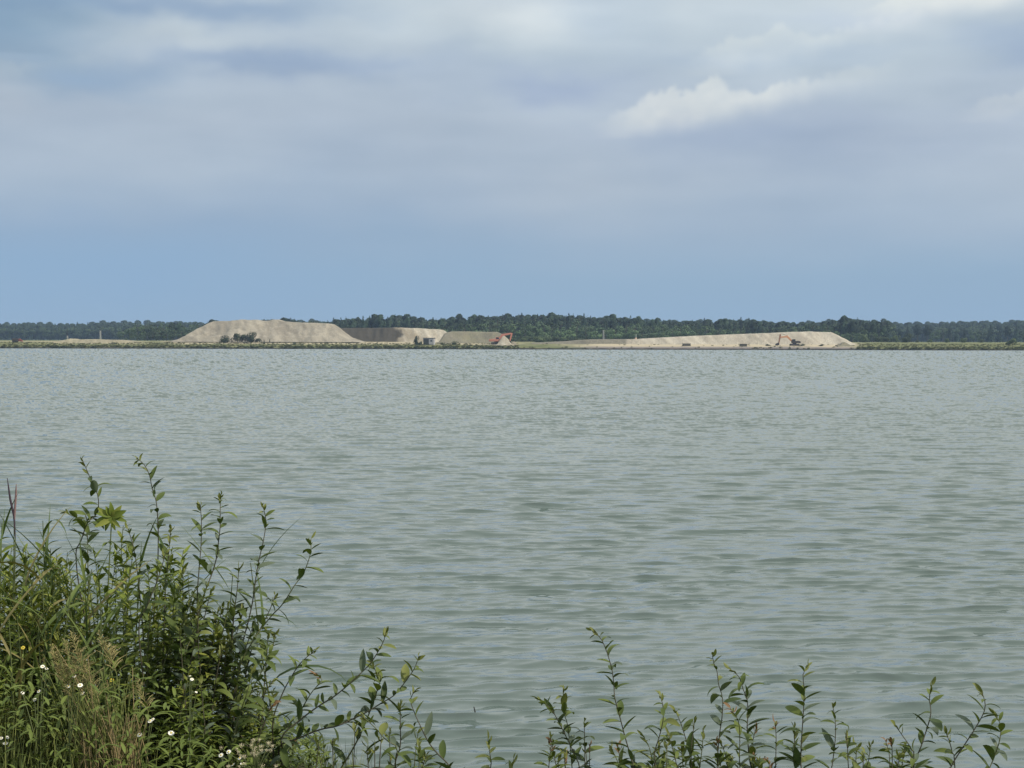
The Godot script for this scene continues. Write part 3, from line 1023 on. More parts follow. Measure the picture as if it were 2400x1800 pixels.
func tuft_mesh(seed_: int, blades: int, spread: float, thin := 1.0) -> ArrayMesh:
	var r := RandomNumberGenerator.new()
	r.seed = seed_
	var v := PackedVector3Array()
	var n := PackedVector3Array()
	var c := PackedColorArray()
	var idx := PackedInt32Array()
	for i in blades:
		var a := r.randf() * TAU
		var o := Vector3(r.randfn() * spread, 0, r.randfn() * spread)
		var tip := o + Vector3(cos(a) * r.randf_range(0.05, 0.4), r.randf_range(0.5, 1.0), sin(a) * r.randf_range(0.05, 0.4))
		var mid := o.lerp(tip, 0.55) + Vector3(0, 0.09, 0)
		var w := Vector3(-sin(a), 0, cos(a)) * r.randf_range(0.015, 0.035) * thin
		var k := v.size()
		v.append_array([o - w, o + w, mid - w * 0.8, mid + w * 0.8, tip])
		var nn := Vector3(cos(a), 0.7, sin(a)).normalized()
		var g := r.randf_range(0.7, 1.3)
		for q in 5:
			n.append(nn)
			c.append(Color(g, g, g))
		idx.append_array([k, k + 1, k + 2, k + 1, k + 3, k + 2, k + 2, k + 3, k + 4])
	return arrays_mesh(v, n, idx, c)

func build_shore_plants() -> void:
	var named := "dark bushes in front of the tall sand mound"
	for a in [[527, 784, 803, 1.05, "small dark bush left of the two tall shore bushes"], [556, 776, 803, 0.75, "tall dark round bush before the tall mound"], [570, 779, 803, 0.7, "dark bush between the two tall shore bushes"], [587, 772, 803, 0.72, "tallest pointed bush before the tall mound"], [604, 790, 803, 1.1, "squat dark bush right of the tallest one"], [619, 794, 803, 0.5, "first tiny sapling right of the squat bush"], [632, 793, 803, 0.5, "second tiny sapling right of the squat bush"]]:
		var d := 668.0
		plant_tree("bush" if a[3] > 0.6 else "cone", a[0], a[1], d, 0, "shore_bush", a[4], "bush", named, a[3] * (1.35 if a[3] > 0.6 else 1.4), a[2])
	for a in [[975, 784, 812, 0.55, 0, "tall narrow dark bush beside the grey hut"], [984, 797, 812, 1.0, 0, "low dark bush between the narrow bush and the hut"], [1040, 800, 812, 1.6, 1, "low olive bush right of the grey hut"], [1064, 798, 810, 1.6, 1, "dull olive bush below the grey green mound"], [648, 803, 812, 1.6, 1, "lone dot of a bush near the foot of the tall mound"], [690, 801, 812, 1.7, 1, "round bush on the bank below the tall mound"], [706, 803, 813, 1.6, 1, "little bush beside the round one below the tall mound"], [266, 800, 811, 1.4, 0, "dark bush by the low sand strip"], [190, 802, 812, 1.9, 1, "broad grey green bush in front of the low sand strip"], [2373, 789, 806, 1.1, 3, "pale green dome shaped bush on the right grass"], [2364, 798, 808, 1.8, 2, "low skirt of leaves beside the dome shaped bush"], [1975, 801, 810, 1.0, 1, "dark tuft at the end of the long sand wedge"], [1880, 804, 812, 1.8, 1, "low bush behind the dark excavator"], [1925, 805, 811, 2.6, 1, "flat green bush right of the dark excavator"], [1800, 805, 811, 2.4, 1, "flat green bush left of the orange arm"]]:
		plant_tree("bush", a[0], a[1], 652.0, a[4], "shore_bush", a[5], "bush", "bushes scattered along the far shore", a[3], a[2])
	var places := []
	var colors := []
	var tuft := tuft_mesh(9, 46, 0.28)
	for i in 5200:
		var px := rng.randf_range(-350.0, 2750.0)
		var works: bool = px > 1215.0 and px < 2010.0
		if works and rng.randf() < 0.93:
			continue
		var s := pow(rng.randf(), 1.9) * 46.0 + 0.3
		var dd := SHORE + s
		var x := (px - 1200.0) / FPX * dd
		var z := -(shore_line(x) + s)
		var h := rng.randf_range(0.35, 0.85) * (1.25 if s < 5.0 else 0.8)
		places.append(Transform3D(Basis(Vector3.UP, rng.randf() * TAU).scaled(Vector3(h * 1.5, h, h * 1.5)), Vector3(x, far_ground(x, z) - 0.05, z)))
		var t: float = clampf(0.3 + 0.5 * noise.get_noise_2d(x * 0.08, z * 0.2) + rng.randf_range(-0.2, 0.3) + (0.25 if s > 5.0 else -0.1), 0.0, 1.0)
		colors.append(Color(0.040, 0.055, 0.022).lerp(Color(0.15, 0.155, 0.065), t))
	multi("shore_grass", tuft, leafy("far grass", Color.WHITE, 0.25, 0.8), places, colors, "grass and reeds fringing the far shore", "grass")

# ---------------------------------------------------------------- foreground

var leaf_sets := {}

func leaf_mesh(width: float, arch: float, twist: float, fold: float, tipped: float) -> ArrayMesh:
	# length 1 along +y; the upper side looks to +z
	var v := PackedVector3Array()
	var n := PackedVector3Array()
	var c := PackedColorArray()
	var idx := PackedInt32Array()
	var seg := 7
	var p := Vector3.ZERO
	for i in seg + 1:
		var f := i / float(seg)
		var w := width * pow(sin(PI * pow(f, tipped)), 0.8) * 0.5
		if i == 0:
			w = width * 0.05
		var ang := arch * f
		var t := Vector3(0, cos(ang), -sin(ang))
		var up := Vector3(0, sin(ang), cos(ang))
		var side := Vector3.RIGHT.rotated(t, twist * f)
		up = up.rotated(t, twist * f)
		if i > 0:
			p += t / seg
		var lift := up * w * fold
		v.append_array([p - side * w + lift, p, p + side * w + lift])
		n.append_array([(up + side * fold).normalized(), up, (up - side * fold).normalized()])
		c.append_array([Color.WHITE, Color.WHITE, Color.WHITE])
		if i < seg:
			var k := i * 3
			idx.append_array([k, k + 3, k + 1, k + 1, k + 3, k + 4, k + 1, k + 4, k + 2, k + 2, k + 4, k + 5])
	return arrays_mesh(v, n, idx, c)

func leaf_set(kind: String) -> Array:
	if not leaf_sets.has(kind):
		var list := []
		match kind:
			"willow":
				for a in [[0.36, 0.5, 0.2, 0.3], [0.32, 0.9, -0.3, 0.25], [0.40, 0.3, 0.1, 0.4], [0.33, 1.3, 0.4, 0.3], [0.28, 0.15, -0.2, 0.6]]:
					list.append(leaf_mesh(a[0], a[1], a[2], a[3], 0.85))
			"herb":
				for a in [[0.25, 0.7, 0.2, 0.35], [0.21, 1.1, -0.3, 0.3], [0.28, 0.4, 0.3, 0.4], [0.22, 0.2, -0.2, 0.45]]:
					list.append(leaf_mesh(a[0], a[1], a[2], a[3], 0.75))
			"blade":
				for a in [[0.034, 0.5, 0.5, 0.5], [0.030, 1.1, -0.6, 0.4], [0.038, 1.9, 0.8, 0.4], [0.028, 0.2, 0.3, 0.5]]:
					list.append(leaf_mesh(a[0], a[1], a[2], a[3], 0.42))
		leaf_sets[kind] = list
	return leaf_sets[kind]

func leaf_material(kind: String, tone: int) -> StandardMaterial3D:
	# base colours, linear: old leaf, leaf, fresh leaf, yellow-green tip, reddish tip, pale underside
	var t := {
		"willow": [Vector3(0.050, 0.078, 0.026), Vector3(0.078, 0.112, 0.032), Vector3(0.115, 0.152, 0.040), Vector3(0.150, 0.172, 0.050), Vector3(0.19, 0.115, 0.060), Vector3(0.115, 0.150, 0.105)],
		"herb": [Vector3(0.074, 0.112, 0.022), Vector3(0.112, 0.155, 0.028), Vector3(0.155, 0.200, 0.036), Vector3(0.205, 0.235, 0.050), Vector3(0.15, 0.13, 0.05), Vector3(0.12, 0.15, 0.08)],
		"blade": [Vector3(0.044, 0.076, 0.028), Vector3(0.070, 0.110, 0.036), Vector3(0.105, 0.145, 0.040), Vector3(0.20, 0.18, 0.075), Vector3(0.21, 0.15, 0.08), Vector3(0.06, 0.08, 0.05)],
	}
	var b: Vector3 = t[kind][tone]
	return leafy("%s leaf %d" % [kind, tone], lin(b.x, b.y, b.z), 0.6, 0.55)

func leaf_basis(dir: Vector3, up: Vector3) -> Basis:
	var y := dir.normalized()
	var z := (up - y * up.dot(y))
	if z.length() < 0.05:
		z = y.cross(Vector3(0.3, 0.2, 0.9))
	z = z.normalized()
	return Basis(y.cross(z), y, z)

func add_leaf(parent: Node, kind: String, p: Vector3, dir: Vector3, length: float, tone: int, up := Vector3.UP, called := "leaf", wide := 1.0) -> void:
	var set_ := leaf_set(kind)
	var b := leaf_basis(dir, up + Vector3(rng.randfn(), 0, rng.randfn()) * 0.35)
	part(called, set_[rng.randi() % set_.size()], leaf_material(kind, tone), parent, Transform3D(b.scaled_local(Vector3(length * wide, length, length)), p))

func smooth_path(pts: Array, step: float) -> Array:
	var cv := Curve3D.new()
	cv.bake_interval = step
	for i in pts.size():
		var h: Vector3 = (pts[mini(i + 1, pts.size() - 1)] - pts[maxi(i - 1, 0)]) * 0.17
		cv.add_point(pts[i], -h, h)
	return Array(cv.get_baked_points())

func low_shoots(list: Array, x0: float, x1: float, count: int, y0 := 1715.0, y1 := 1785.0) -> Array:
	for i in count:
		var x := rng.randf_range(x0, x1)
		var y := rng.randf_range(y0, y1)
		var lean := rng.randf_range(-0.25, 0.25)
		list.append([[x, y], [x - lean * 20.0, y + 34.0], [x - lean * 40.0, y + 80.0], [x - lean * 50.0, y + 130.0]])
	return list

func willow(label: String, shoots: Array, depth: float, opts := {}) -> void:
	# shoots: lists of photograph pixels from the tip downwards
	var low: Array = shoots[0][-1]
	var foot := at(low[0], low[1], depth)
	foot.z -= 0.0
	foot.y = bank(foot.x, foot.z)
	var t := thing("willow_shrub", foot, label, "shrub", "young willow shrubs on the near bank")
	var bark := mat("willow bark", lin(0.055, 0.05, 0.030), 0.7)
	var green_bark := mat("green willow bark", lin(0.085, 0.095, 0.035), 0.6)
	var budget := 295
	var size: float = opts.get("size", 1.0)
	for s in shoots.size():
		var d: float = depth + rng.randf_range(-0.14, 0.14)
		var pts := []
		for q in shoots[s]:
			pts.append(at(q[0], q[1], d + rng.randf_range(-0.015, 0.015)) - foot)
		var last: Vector3 = pts[-1]
		# the lower stem, below the frame or inside the bush, runs on down to the ground
		var g := bank(last.x + foot.x, last.z + foot.z) - foot.y
		var root := Vector3(rng.randfn() * 0.05, -0.04, rng.randfn() * 0.05)
		if absf(last.x) < 0.35:
			root.x += last.x * 0.4
		root.y = bank(root.x + foot.x, root.z + foot.z) - foot.y - 0.04
		if last.y > root.y + 0.08:
			pts.append(last.lerp(root, 0.5) + Vector3(last.x * 0.12, 0.02, 0))
			pts.append(root)
		var path := smooth_path(pts, 0.012)
		var n := path.size()
		var rad := []
		for i in n:
			var f := i / float(n - 1)
			rad.append(lerpf(0.0011, 0.0034, pow(f, 0.7)) * size)
		var thin := []
		var thin_r := []
		for i in range(0, n, 2):
			thin.append(path[i])
			thin_r.append(rad[i])
		if (n - 1) % 2:
			thin.append(path[-1])
			thin_r.append(rad[-1])
		var br := part("branch", tube(thin, thin_r, 5), green_bark if s % 3 == 2 else bark, t)
		var red: bool = rng.randf() < opts.get("red", 0.0)
		var gold: bool = rng.randf() < opts.get("gold", 0.3)
		# the bud and the young leaves at the tip
		var ax0: Vector3 = (path[0] - path[mini(4, n - 1)]).normalized()
		for k in 4:
			var sp := Vector3(rng.randfn(), rng.randfn() * 0.4, rng.randfn()) * 0.5
			add_leaf(br, "willow", path[mini(k * 1, n - 1)], ax0 + sp, rng.randf_range(0.016, 0.034) * size, 4 if red else 3, -ax0 + Vector3.UP * 0.5)
		budget -= 4
		var angle := rng.randf() * TAU
		var i := 2
		var reach: int = mini(n - 1, int(opts.get("leafy", 0.75) / 0.012))
		while i < reach and budget > 0:
			var f := i / float(maxi(n - 1, 1))
			var along: float = i * 0.012
			var ax: Vector3 = (path[i - 1] - path[mini(i + 1, n - 1)]).normalized()
			var side := ax.cross(Vector3(0.11, 0.3, 0.95)).normalized().rotated(ax, angle)
			# leaves turn towards the light and out to the sides
			side.z *= 0.75
			var out := (ax * rng.randf_range(0.35, 0.95) + side).normalized()
			var grow := smoothstep(0.0, 0.14, along)
			var length := lerpf(0.026, rng.randf_range(0.036, 0.080), grow) * size
			var tone := 1
			if along < 0.05:
				tone = 3 if (gold or red) and rng.randf() < 0.7 else 2
			elif along < 0.16:
				tone = [2, 2, 1, 3 if gold else 1][rng.randi() % 4]
			else:
				tone = [0, 1, 1, 2, 5][rng.randi() % 5]
				if rng.randf() < 0.012:
					tone = 3
			add_leaf(br, "willow", path[i], out, length, tone, ax * 0.6 + Vector3.UP * 0.8)
			budget -= 1
			angle += 2.4 + rng.randfn() * 0.3
			i += rng.randi_range(1, 2) if along < 0.12 or rng.randf() < 0.6 else rng.randi_range(2, 3)
			if rng.randf() < 0.06:
				i += 2

var herb_protos := []

func make_herb(seed_: int, tones: Array) -> Node3D:
	var r := RandomNumberGenerator.new()
	r.seed = seed_
	var o := Node3D.new()
	var pts := []
	var lean := Vector3(r.randfn() * 0.06, 0, r.randfn() * 0.05)
	for i in 9:
		var f := i / 8.0
		pts.append(Vector3(lean.x * f * f + r.randfn() * 0.004, f, lean.z * f * f + r.randfn() * 0.004))
	var path := smooth_path(pts, 0.02)
	var rad := []
	for i in path.size():
		rad.append(lerpf(0.0042, 0.0016, i / float(path.size())))
	part("stem", tube(path, rad, 5), mat("green stem", lin(0.085, 0.11, 0.035), 0.6), o)
	var angle := r.randf() * TAU
	var y := 0.18
	while y < 0.985:
		var i := int(y * (path.size() - 1))
		var side := Vector3(cos(angle), 0, sin(angle))
		var f := (y - 0.18) / 0.8
		var up := lerpf(0.25, 1.3, f * f)
		var dir := (side + Vector3.UP * up + Vector3(r.randfn(), r.randfn(), r.randfn()) * 0.12).normalized()
		var length := lerpf(0.13, 0.066, f) * r.randf_range(0.7, 1.25)
		var tone: int = tones[0] if f < 0.3 else (tones[1] if f < 0.7 else tones[2])
		if r.randf() < 0.25:
			tone = tones[r.randi() % 3]
		add_leaf(o, "herb", path[i], dir, length, tone)
		angle += 2.39 + r.randfn() * 0.2
		y += r.randf_range(0.012, 0.023)
	return o

func herb(px: float, py: float, depth: float, label: String, variant: int) -> void:
	if herb_protos.is_empty():
		for i in 4:
			herb_protos.append(make_herb(40 + i, [0, 1, 2] if i < 2 else [1, 2, 3]))
	var tip := at(px, py, depth)
	var g := bank(tip.x, tip.z)
	var h := tip.y - g
	if h < 0.12:
		return
	var o: Node3D = herb_protos[variant].duplicate()
	o.name = numbered("leafy_herb")
	add_child(o)
	tag(o, ("dark green " if variant < 2 else "yellow green ") + label, "plant", "leafy herbs of the near bank")
	o.position = Vector3(tip.x, g - 0.02, tip.z)
	var s := h + 0.02
	o.scale = Vector3(lerpf(s, 0.75, 0.45), s, lerpf(s, 0.75, 0.45))
	o.rotation = Vector3(rng.randfn() * 0.05, rng.randf() * TAU, rng.randfn() * 0.05)

func reed(px: float, py: float, depth: float, blades: int, label: String, tone := 1) -> void:
	var tip := at(px, py, depth)
	var g := bank(tip.x, tip.z)
	var h := tip.y - g
	var o := thing("reed_grass", Vector3(tip.x, g - 0.02, tip.z), label, "grass", "broad bladed grasses of the near bank")
	var lean := Vector3(rng.randfn() * 0.05, 0, rng.randfn() * 0.05)
	part("stem", tube([Vector3(-lean.x, 0, -lean.z), Vector3(-lean.x * 0.4, h * 0.5, 0), Vector3(0, h * 0.93, 0)], [0.004, 0.003, 0.0014], 5), mat("green stem", lin(0.085, 0.11, 0.035), 0.6), o)
	var a := rng.randf() * TAU
	for i in blades:
		var f := lerpf(0.15, 0.86, i / float(maxi(blades - 1, 1)))
		var dir := Vector3(cos(a), rng.randf_range(1.4, 2.6), sin(a) * 0.7)
		var length := rng.randf_range(0.26, 0.42) * (0.8 + 0.3 * (1.0 - f))
		add_leaf(o, "blade", Vector3(-lean.x * (1.0 - f), h * f, -lean.z * (1.0 - f)), dir, length, clampi(tone + rng.randi_range(-1, 1), 0, 3), Vector3(-cos(a), 0.6, -sin(a)), "blade", 1.15)
		a += PI + rng.randfn() * 0.7

func daisy(px: float, py: float, depth: float, heads: Array, label: String) -> void:
	# heads: offsets in photograph pixels from the first
	var tip := at(px, py, depth)
	var g := bank(tip.x, tip.z)
	var base := Vector3(tip.x + rng.randf_range(-0.03, 0.03), g - 0.02, tip.z + 0.02)
	var o := thing("daisy_plant", base, label, "flower", "white daisies of the near bank")
	var stem_mat := mat("green stem", lin(0.085, 0.11, 0.035), 0.6)
	var fork := Vector3((tip.x - base.x) * 0.6, (tip.y - base.y) * 0.62, 0)
	part("stem", tube([Vector3.ZERO, fork * 0.5 + Vector3(0.004, 0, 0), fork], [0.003, 0.0024, 0.002], 5), stem_mat, o)
	for i in 7:
		var f := rng.randf_range(0.1, 0.95)
		var a := rng.randf() * TAU
		add_leaf(o, "herb", fork * f, Vector3(cos(a), 0.7, sin(a)), rng.randf_range(0.03, 0.055), rng.randi_range(0, 2))
	for hd in heads:
		var p: Vector3 = at(px + hd[0], py + hd[1], depth + rng.randf_range(-0.03, 0.03)) - base
		part("flower_stalk", tube([fork, fork.lerp(p, 0.5) + Vector3(0, 0.006, 0), p - Vector3(0, 0.002, 0)], [0.0016, 0.0013, 0.0011], 4), stem_mat, o)
		var face := Vector3(rng.randfn() * 0.35, 1.0, rng.randf_range(0.2, 0.9)).normalized()
		var b := leaf_basis(face.cross(Vector3.RIGHT), face)
		var fl := part("flower_head", petals(hd[2] * 0.66), mat("white petals", lin(0.80, 0.80, 0.74), 0.8), o, Transform3D(b, p))
		fl.material_override.cull_mode = BaseMaterial3D.CULL_DISABLED
		var dome := SphereMesh.new()
		dome.radius = hd[2] * 0.22
		dome.height = hd[2] * 0.36
		dome.radial_segments = 10
		dome.rings = 5
		part("flower_centre", dome, mat("yellow florets", lin(0.55, 0.42, 0.05), 0.8), fl, Transform3D(Basis(Vector3.RIGHT, PI / 2), Vector3(0, 0, 0.001)))

var petal_meshes := {}
func petals(radius: float) -> ArrayMesh:
	if petal_meshes.has(radius):
		return petal_meshes[radius]
	var v := PackedVector3Array()
	var n := PackedVector3Array()
	var idx := PackedInt32Array()
	for i in 18:
		var a := TAU * i / 18.0
		var d := Vector3(cos(a), sin(a), 0)
		var s := Vector3(-sin(a), cos(a), 0) * radius * 0.15
		var k := v.size()
		v.append_array([d * radius * 0.3 - s * 0.6, d * radius * 0.3 + s * 0.6, d * radius * 0.95 - s + Vector3(0, 0, radius * 0.1 * sin(i * 2.3)), d * radius * 0.95 + s + Vector3(0, 0, radius * 0.1 * sin(i * 2.3)), d * radius * 1.06])
		for q in 5:
			n.append(Vector3(0, 0, 1))
		idx.append_array([k, k + 1, k + 2, k + 1, k + 3, k + 2, k + 2, k + 3, k + 4])
	petal_meshes[radius] = arrays_mesh(v, n, idx)
	return petal_meshes[radius]

const BUSH_TOP := [[-120, 1235], [0, 1255], [60, 1262], [120, 1262], [160, 1290], [210, 1285], [240, 1245], [300, 1232], [350, 1262], [400, 1290], [440, 1350], [500, 1372], [545, 1400], [590, 1425], [630, 1490], [650, 1560], [660, 1640], [690, 1710], [730, 1800], [760, 1900]]

func build_foreground() -> void:
	# --- willow shoots, traced from tip to the lowest point that shows
	willow("young willow with one tall bare lower stem and paired dark leaves", low_shoots([
		[[1388, 1477], [1412, 1503], [1432, 1560], [1438, 1598], [1441, 1636], [1451, 1674], [1464, 1724], [1479, 1779], [1486, 1830]],
		[[1262, 1638], [1291, 1661], [1312, 1697], [1329, 1731], [1348, 1773], [1362, 1830]],
		[[1321, 1615], [1320, 1640], [1324, 1680], [1335, 1738]],
		[[1291, 1728], [1296, 1755], [1302, 1788], [1310, 1840]],
		[[1369, 1690], [1370, 1730], [1371, 1788], [1376, 1840]],
		[[1432, 1752], [1442, 1772], [1452, 1800], [1462, 1850]]], 1280, 1470, 7), 4.75, {"red": 0.25, "gold": 0.5})
	willow("young willow with golden green tips next to the tall bare stem", low_shoots([
		[[1546, 1629], [1553, 1650], [1554, 1688], [1544, 1731], [1534, 1766], [1532, 1830]],
		[[1580, 1661], [1593, 1688], [1605, 1724], [1614, 1756], [1618, 1788], [1620, 1850]],
		[[1508, 1726], [1523, 1756], [1530, 1800], [1534, 1850]],
		[[1628, 1690], [1624, 1720], [1620, 1760], [1622, 1830]],
		[[1566, 1720], [1575, 1750], [1585, 1790], [1590, 1850]],
		[[1648, 1716], [1646, 1750], [1640, 1800], [1636, 1850]]], 1490, 1650, 6), 4.6, {"gold": 0.7, "red": 0.1})
	willow("twin stemmed young willow with orange tips", low_shoots([
		[[1670, 1536], [1673, 1555], [1680, 1570], [1684, 1604], [1691, 1625], [1694, 1650], [1692, 1682], [1686, 1724], [1681, 1788], [1680, 1850]],
		[[1710, 1568], [1731, 1585], [1743, 1619], [1751, 1640], [1753, 1672], [1751, 1714], [1756, 1777], [1760, 1850]],
		[[1712, 1660], [1731, 1693], [1734, 1735], [1733, 1779], [1732, 1850]],
		[[1690, 1740], [1700, 1770], [1706, 1810], [1710, 1850]],
		[[1772, 1706], [1764, 1740], [1760, 1790], [1760, 1850]]], 1650, 1780, 6), 4.8, {"red": 0.35, "gold": 0.5})
	willow("slim young willow with a single pale stem", [
		[[1895, 1558], [1882, 1581], [1885, 1615], [1884, 1650], [1881, 1697], [1878, 1745], [1877, 1788], [1878, 1850]],
		[[1862, 1705], [1862, 1740], [1864, 1790], [1866, 1850]]], 4.7, {"red": 0.0, "gold": 1.0})
	willow("short willow shoot tipped with a red bud", [
		[[1817, 1694], [1819, 1731], [1818, 1788], [1818, 1850]],
		[[1800, 1780], [1806, 1810], [1812, 1850]]], 4.65, {"red": 1.0})
	willow("red tipped willow shoot with a bushy golden neighbour stem", [
		[[1952, 1657], [1957, 1682], [1958, 1724], [1954, 1766], [1950, 1798], [1948, 1850]],
		[[1984, 1718], [1986, 1750], [1988, 1796], [1988, 1850]],
		[[2008, 1748], [2006, 1780], [2002, 1830]]], 4.75, {"red": 0.4, "gold": 0.6})
	willow("low willow shoot with reddish bare twig", low_shoots([
		[[2075, 1735], [2084, 1766], [2085, 1796], [2086, 1850]],
		[[2120, 1752], [2116, 1780], [2112, 1850]],
		[[2042, 1745], [2036, 1780], [2030, 1850]]], 2010, 2140, 5, 1735, 1790), 4.7, {"red": 0.25, "gold": 0.5})
	willow("leaning young willow with widely spaced large dark leaves", [
		[[2299, 1618], [2308, 1642], [2307, 1667], [2288, 1703], [2265, 1739], [2246, 1768], [2229, 1798], [2215, 1850]],
		[[2184, 1606], [2178, 1637], [2181, 1658], [2181, 1677], [2172, 1709], [2158, 1751], [2141, 1792], [2128, 1850]],
		[[2330, 1674], [2345, 1697], [2343, 1734], [2331, 1772], [2322, 1796], [2312, 1850]],
		[[2218, 1720], [2226, 1740], [2232, 1765], [2238, 1800]],
		[[2098, 1700], [2118, 1728], [2138, 1760], [2142, 1800]]], 4.55, {"gold": 0.5, "red": 0.1, "size": 1.1})
	# --- the spray of willow that leans out from the big bush
	willow("spreading willow spray leaning out from the big bush over the water", [
		[[905, 1479], [897, 1507], [870, 1552], [840, 1583], [807, 1613], [779, 1635], [745, 1656], [700, 1690], [660, 1730]],
		[[981, 1538], [974, 1561], [962, 1581], [942, 1608], [922, 1631], [895, 1647], [863, 1667], [831, 1683], [791, 1701], [750, 1710], [700, 1730], [654, 1752]],
		[[736, 1580], [755, 1593], [730, 1623], [696, 1678], [666, 1707], [640, 1740]],
		[[740, 1524], [707, 1551], [681, 1589], [660, 1630], [640, 1690]],
		[[639, 1596], [603, 1646], [575, 1668], [548, 1690]],
		[[870, 1552], [884, 1580], [890, 1600]]], 4.9, {"dense": true, "red": 0.1, "leafy": 0.9})
	willow("low willow with arching thin branches at the foot of the spray", low_shoots([
		[[974, 1618], [962, 1638], [969, 1665], [985, 1701], [1003, 1737], [1023, 1764], [1055, 1798], [1075, 1850]],
		[[938, 1650], [938, 1699], [938, 1748], [926, 1789], [922, 1850]],
		[[845, 1676], [877, 1703], [906, 1735], [931, 1753], [928, 1800]],
		[[779, 1735], [780, 1770], [782, 1798], [790, 1850]],
		[[1143, 1735], [1148, 1766], [1150, 1798], [1130, 1850]],
		[[1204, 1778], [1200, 1800], [1180, 1850]],
		[[1000, 1770], [990, 1800], [985, 1850]],
		[[860, 1750], [862, 1780], [870, 1840]]], 740, 1000, 9, 1700, 1780), 4.7, {"gold": 0.5})
	willow("upright willow with three feathery shoots at the right of the big bush", [
		[[517, 1160], [516, 1196], [516, 1233], [512, 1269], [509, 1300], [498, 1341], [486, 1372], [469, 1425], [460, 1500]],
		[[616, 1185], [623, 1221], [618, 1264], [606, 1317], [599, 1360], [590, 1420], [570, 1500]],
		[[729, 1262], [727, 1300], [710, 1346], [693, 1368], [662, 1416], [633, 1447], [594, 1500], [560, 1570]],
		[[469, 1182], [472, 1221], [471, 1281], [466, 1341], [462, 1420]],
		[[645, 1395], [632, 1430], [612, 1470], [590, 1520]],
		[[643, 1488], [640, 1515], [628, 1539], [614, 1572], [580, 1640]],
		[[560, 1330], [556, 1380], [548, 1440], [540, 1520]]], 5.15, {"gold": 0.4, "dense": true, "leafy": 0.8})
	willow("tall willow with the two highest shoots of the big bush", [
		[[321, 1074], [338, 1089], [350, 1113], [357, 1146], [366, 1175], [370, 1219], [371, 1267], [369, 1339], [362, 1430]],
		[[193, 1077], [205, 1105], [215, 1130], [227, 1154], [231, 1178], [227, 1204], [205, 1226], [190, 1267], [178, 1298], [190, 1400]],
		[[150, 1200], [175, 1212], [196, 1218], [204, 1230]],
		[[400, 1240], [396, 1290], [390, 1350], [386, 1430]],
		[[300, 1240], [312, 1280], [322, 1340], [330, 1420]]], 5.3, {"gold": 0.7, "leafy": 0.5})
	willow("dark willow buried in the lower right of the big bush", [
		[[420, 1480], [425, 1530], [430, 1600], [440, 1700]],
		[[520, 1520], [510, 1570], [500, 1640], [490, 1740]],
		[[590, 1570], [580, 1620], [560, 1680], [540, 1760]],
		[[470, 1600], [475, 1650], [480, 1720]],
		[[640, 1650], [620, 1690], [600, 1750], [590, 1800]],
		[[560, 1640], [555, 1690], [550, 1760]],
		[[690, 1740], [670, 1770], [650, 1810]],
		[[420, 1640], [428, 1690], [436, 1760]]], 4.9, {"dense": true, "red": 0.1, "gold": 0.5})
	# --- more willow growth inside the right half of the bush
	for k in 4:
		var list := []
		for i in 9:
			var bx := rng.randf_range(360.0 + 50.0 * k, 480.0 + 55.0 * k)
			var by: float = ramp(BUSH_TOP, bx) + rng.randf_range(-10.0, 190.0)
			var run := rng.randf_range(150.0, 260.0)
			var tilt := rng.randf_range(-0.1, 0.42)
			list.append([[bx, by], [bx - tilt * run * 0.3, by + run * 0.35], [bx - tilt * run * 0.7, by + run * 0.7], [bx - tilt * run, by + run]])
		willow(["leafy willow behind the straw tuft in the big bush", "leafy willow in the thick of the big bush below the feathery shoots", "leafy willow at the right flank of the big bush", "leafy willow at the lower right rim of the big bush"][k], list, 5.05 + 0.05 * k, {"dense": true, "gold": 0.35, "leafy": 0.42})
	# --- star of leaves on the tall willow's neighbour
	var star_at := at(262, 1210, 5.2)
	var star_g := bank(star_at.x, star_at.z)
	var star := thing("star_leaved_herb", Vector3(star_at.x - 0.02, star_g, star_at.z), "herb ending in a star of broad green leaves", "plant")
	var sh := star_at.y - star_g
	part("stem", tube([Vector3(0, -0.02, 0), Vector3(0.0, sh * 0.6, 0), Vector3(0.02, sh, 0)], [0.004, 0.003, 0.002], 5), mat("green stem", lin(0.085, 0.11, 0.035), 0.6), star)
	for i in 13:
		var a := TAU * i / 13.0
		add_leaf(star, "herb", Vector3(0.02, sh - 0.004 * (i % 3), 0), Vector3(cos(a), sin(a) * 0.75 + 0.15, 0.45), rng.randf_range(0.045, 0.065), [1, 2, 3][i % 3], Vector3(0, 0.4, 1), "leaf", 1.4)
	for i in 14:
		var f := rng.randf_range(0.35, 0.92)
		var a := rng.randf() * TAU
		add_leaf(star, "herb", Vector3(0.02 * f, sh * f, 0), Vector3(cos(a), 0.5, sin(a)), rng.randf_range(0.05, 0.08), rng.randi_range(0, 2))
	# --- the leafy mass of the bush
	var where_words := ["tall leafy herb topping the big bush", "leafy herb halfway up the big bush", "short leafy herb low in the big bush"]
	for layer in 3:
		for i in [52, 62, 60][layer]:
			var px: float = rng.randf_range(-70.0, [480.0, 600.0, 660.0][layer])
			var top: float = ramp(BUSH_TOP, px) + [rng.randf_range(0, 70), rng.randf_range(80, 230), rng.randf_range(240, 430)][layer]
			if top > 1790.0:
				continue
			if layer == 2 and px > 110.0 and px < 370.0 and top > 1500.0:
				continue
			if px > 330.0 and layer == 0 and rng.randf() < 0.6:
				continue
			var variant := rng.randi() % 4
			herb(px, top, [5.5, 5.2, 4.95][layer] + rng.randf_range(-0.14, 0.14), "%s %s" % [where_words[layer], mark(BUSH_MARKS, px)], variant)
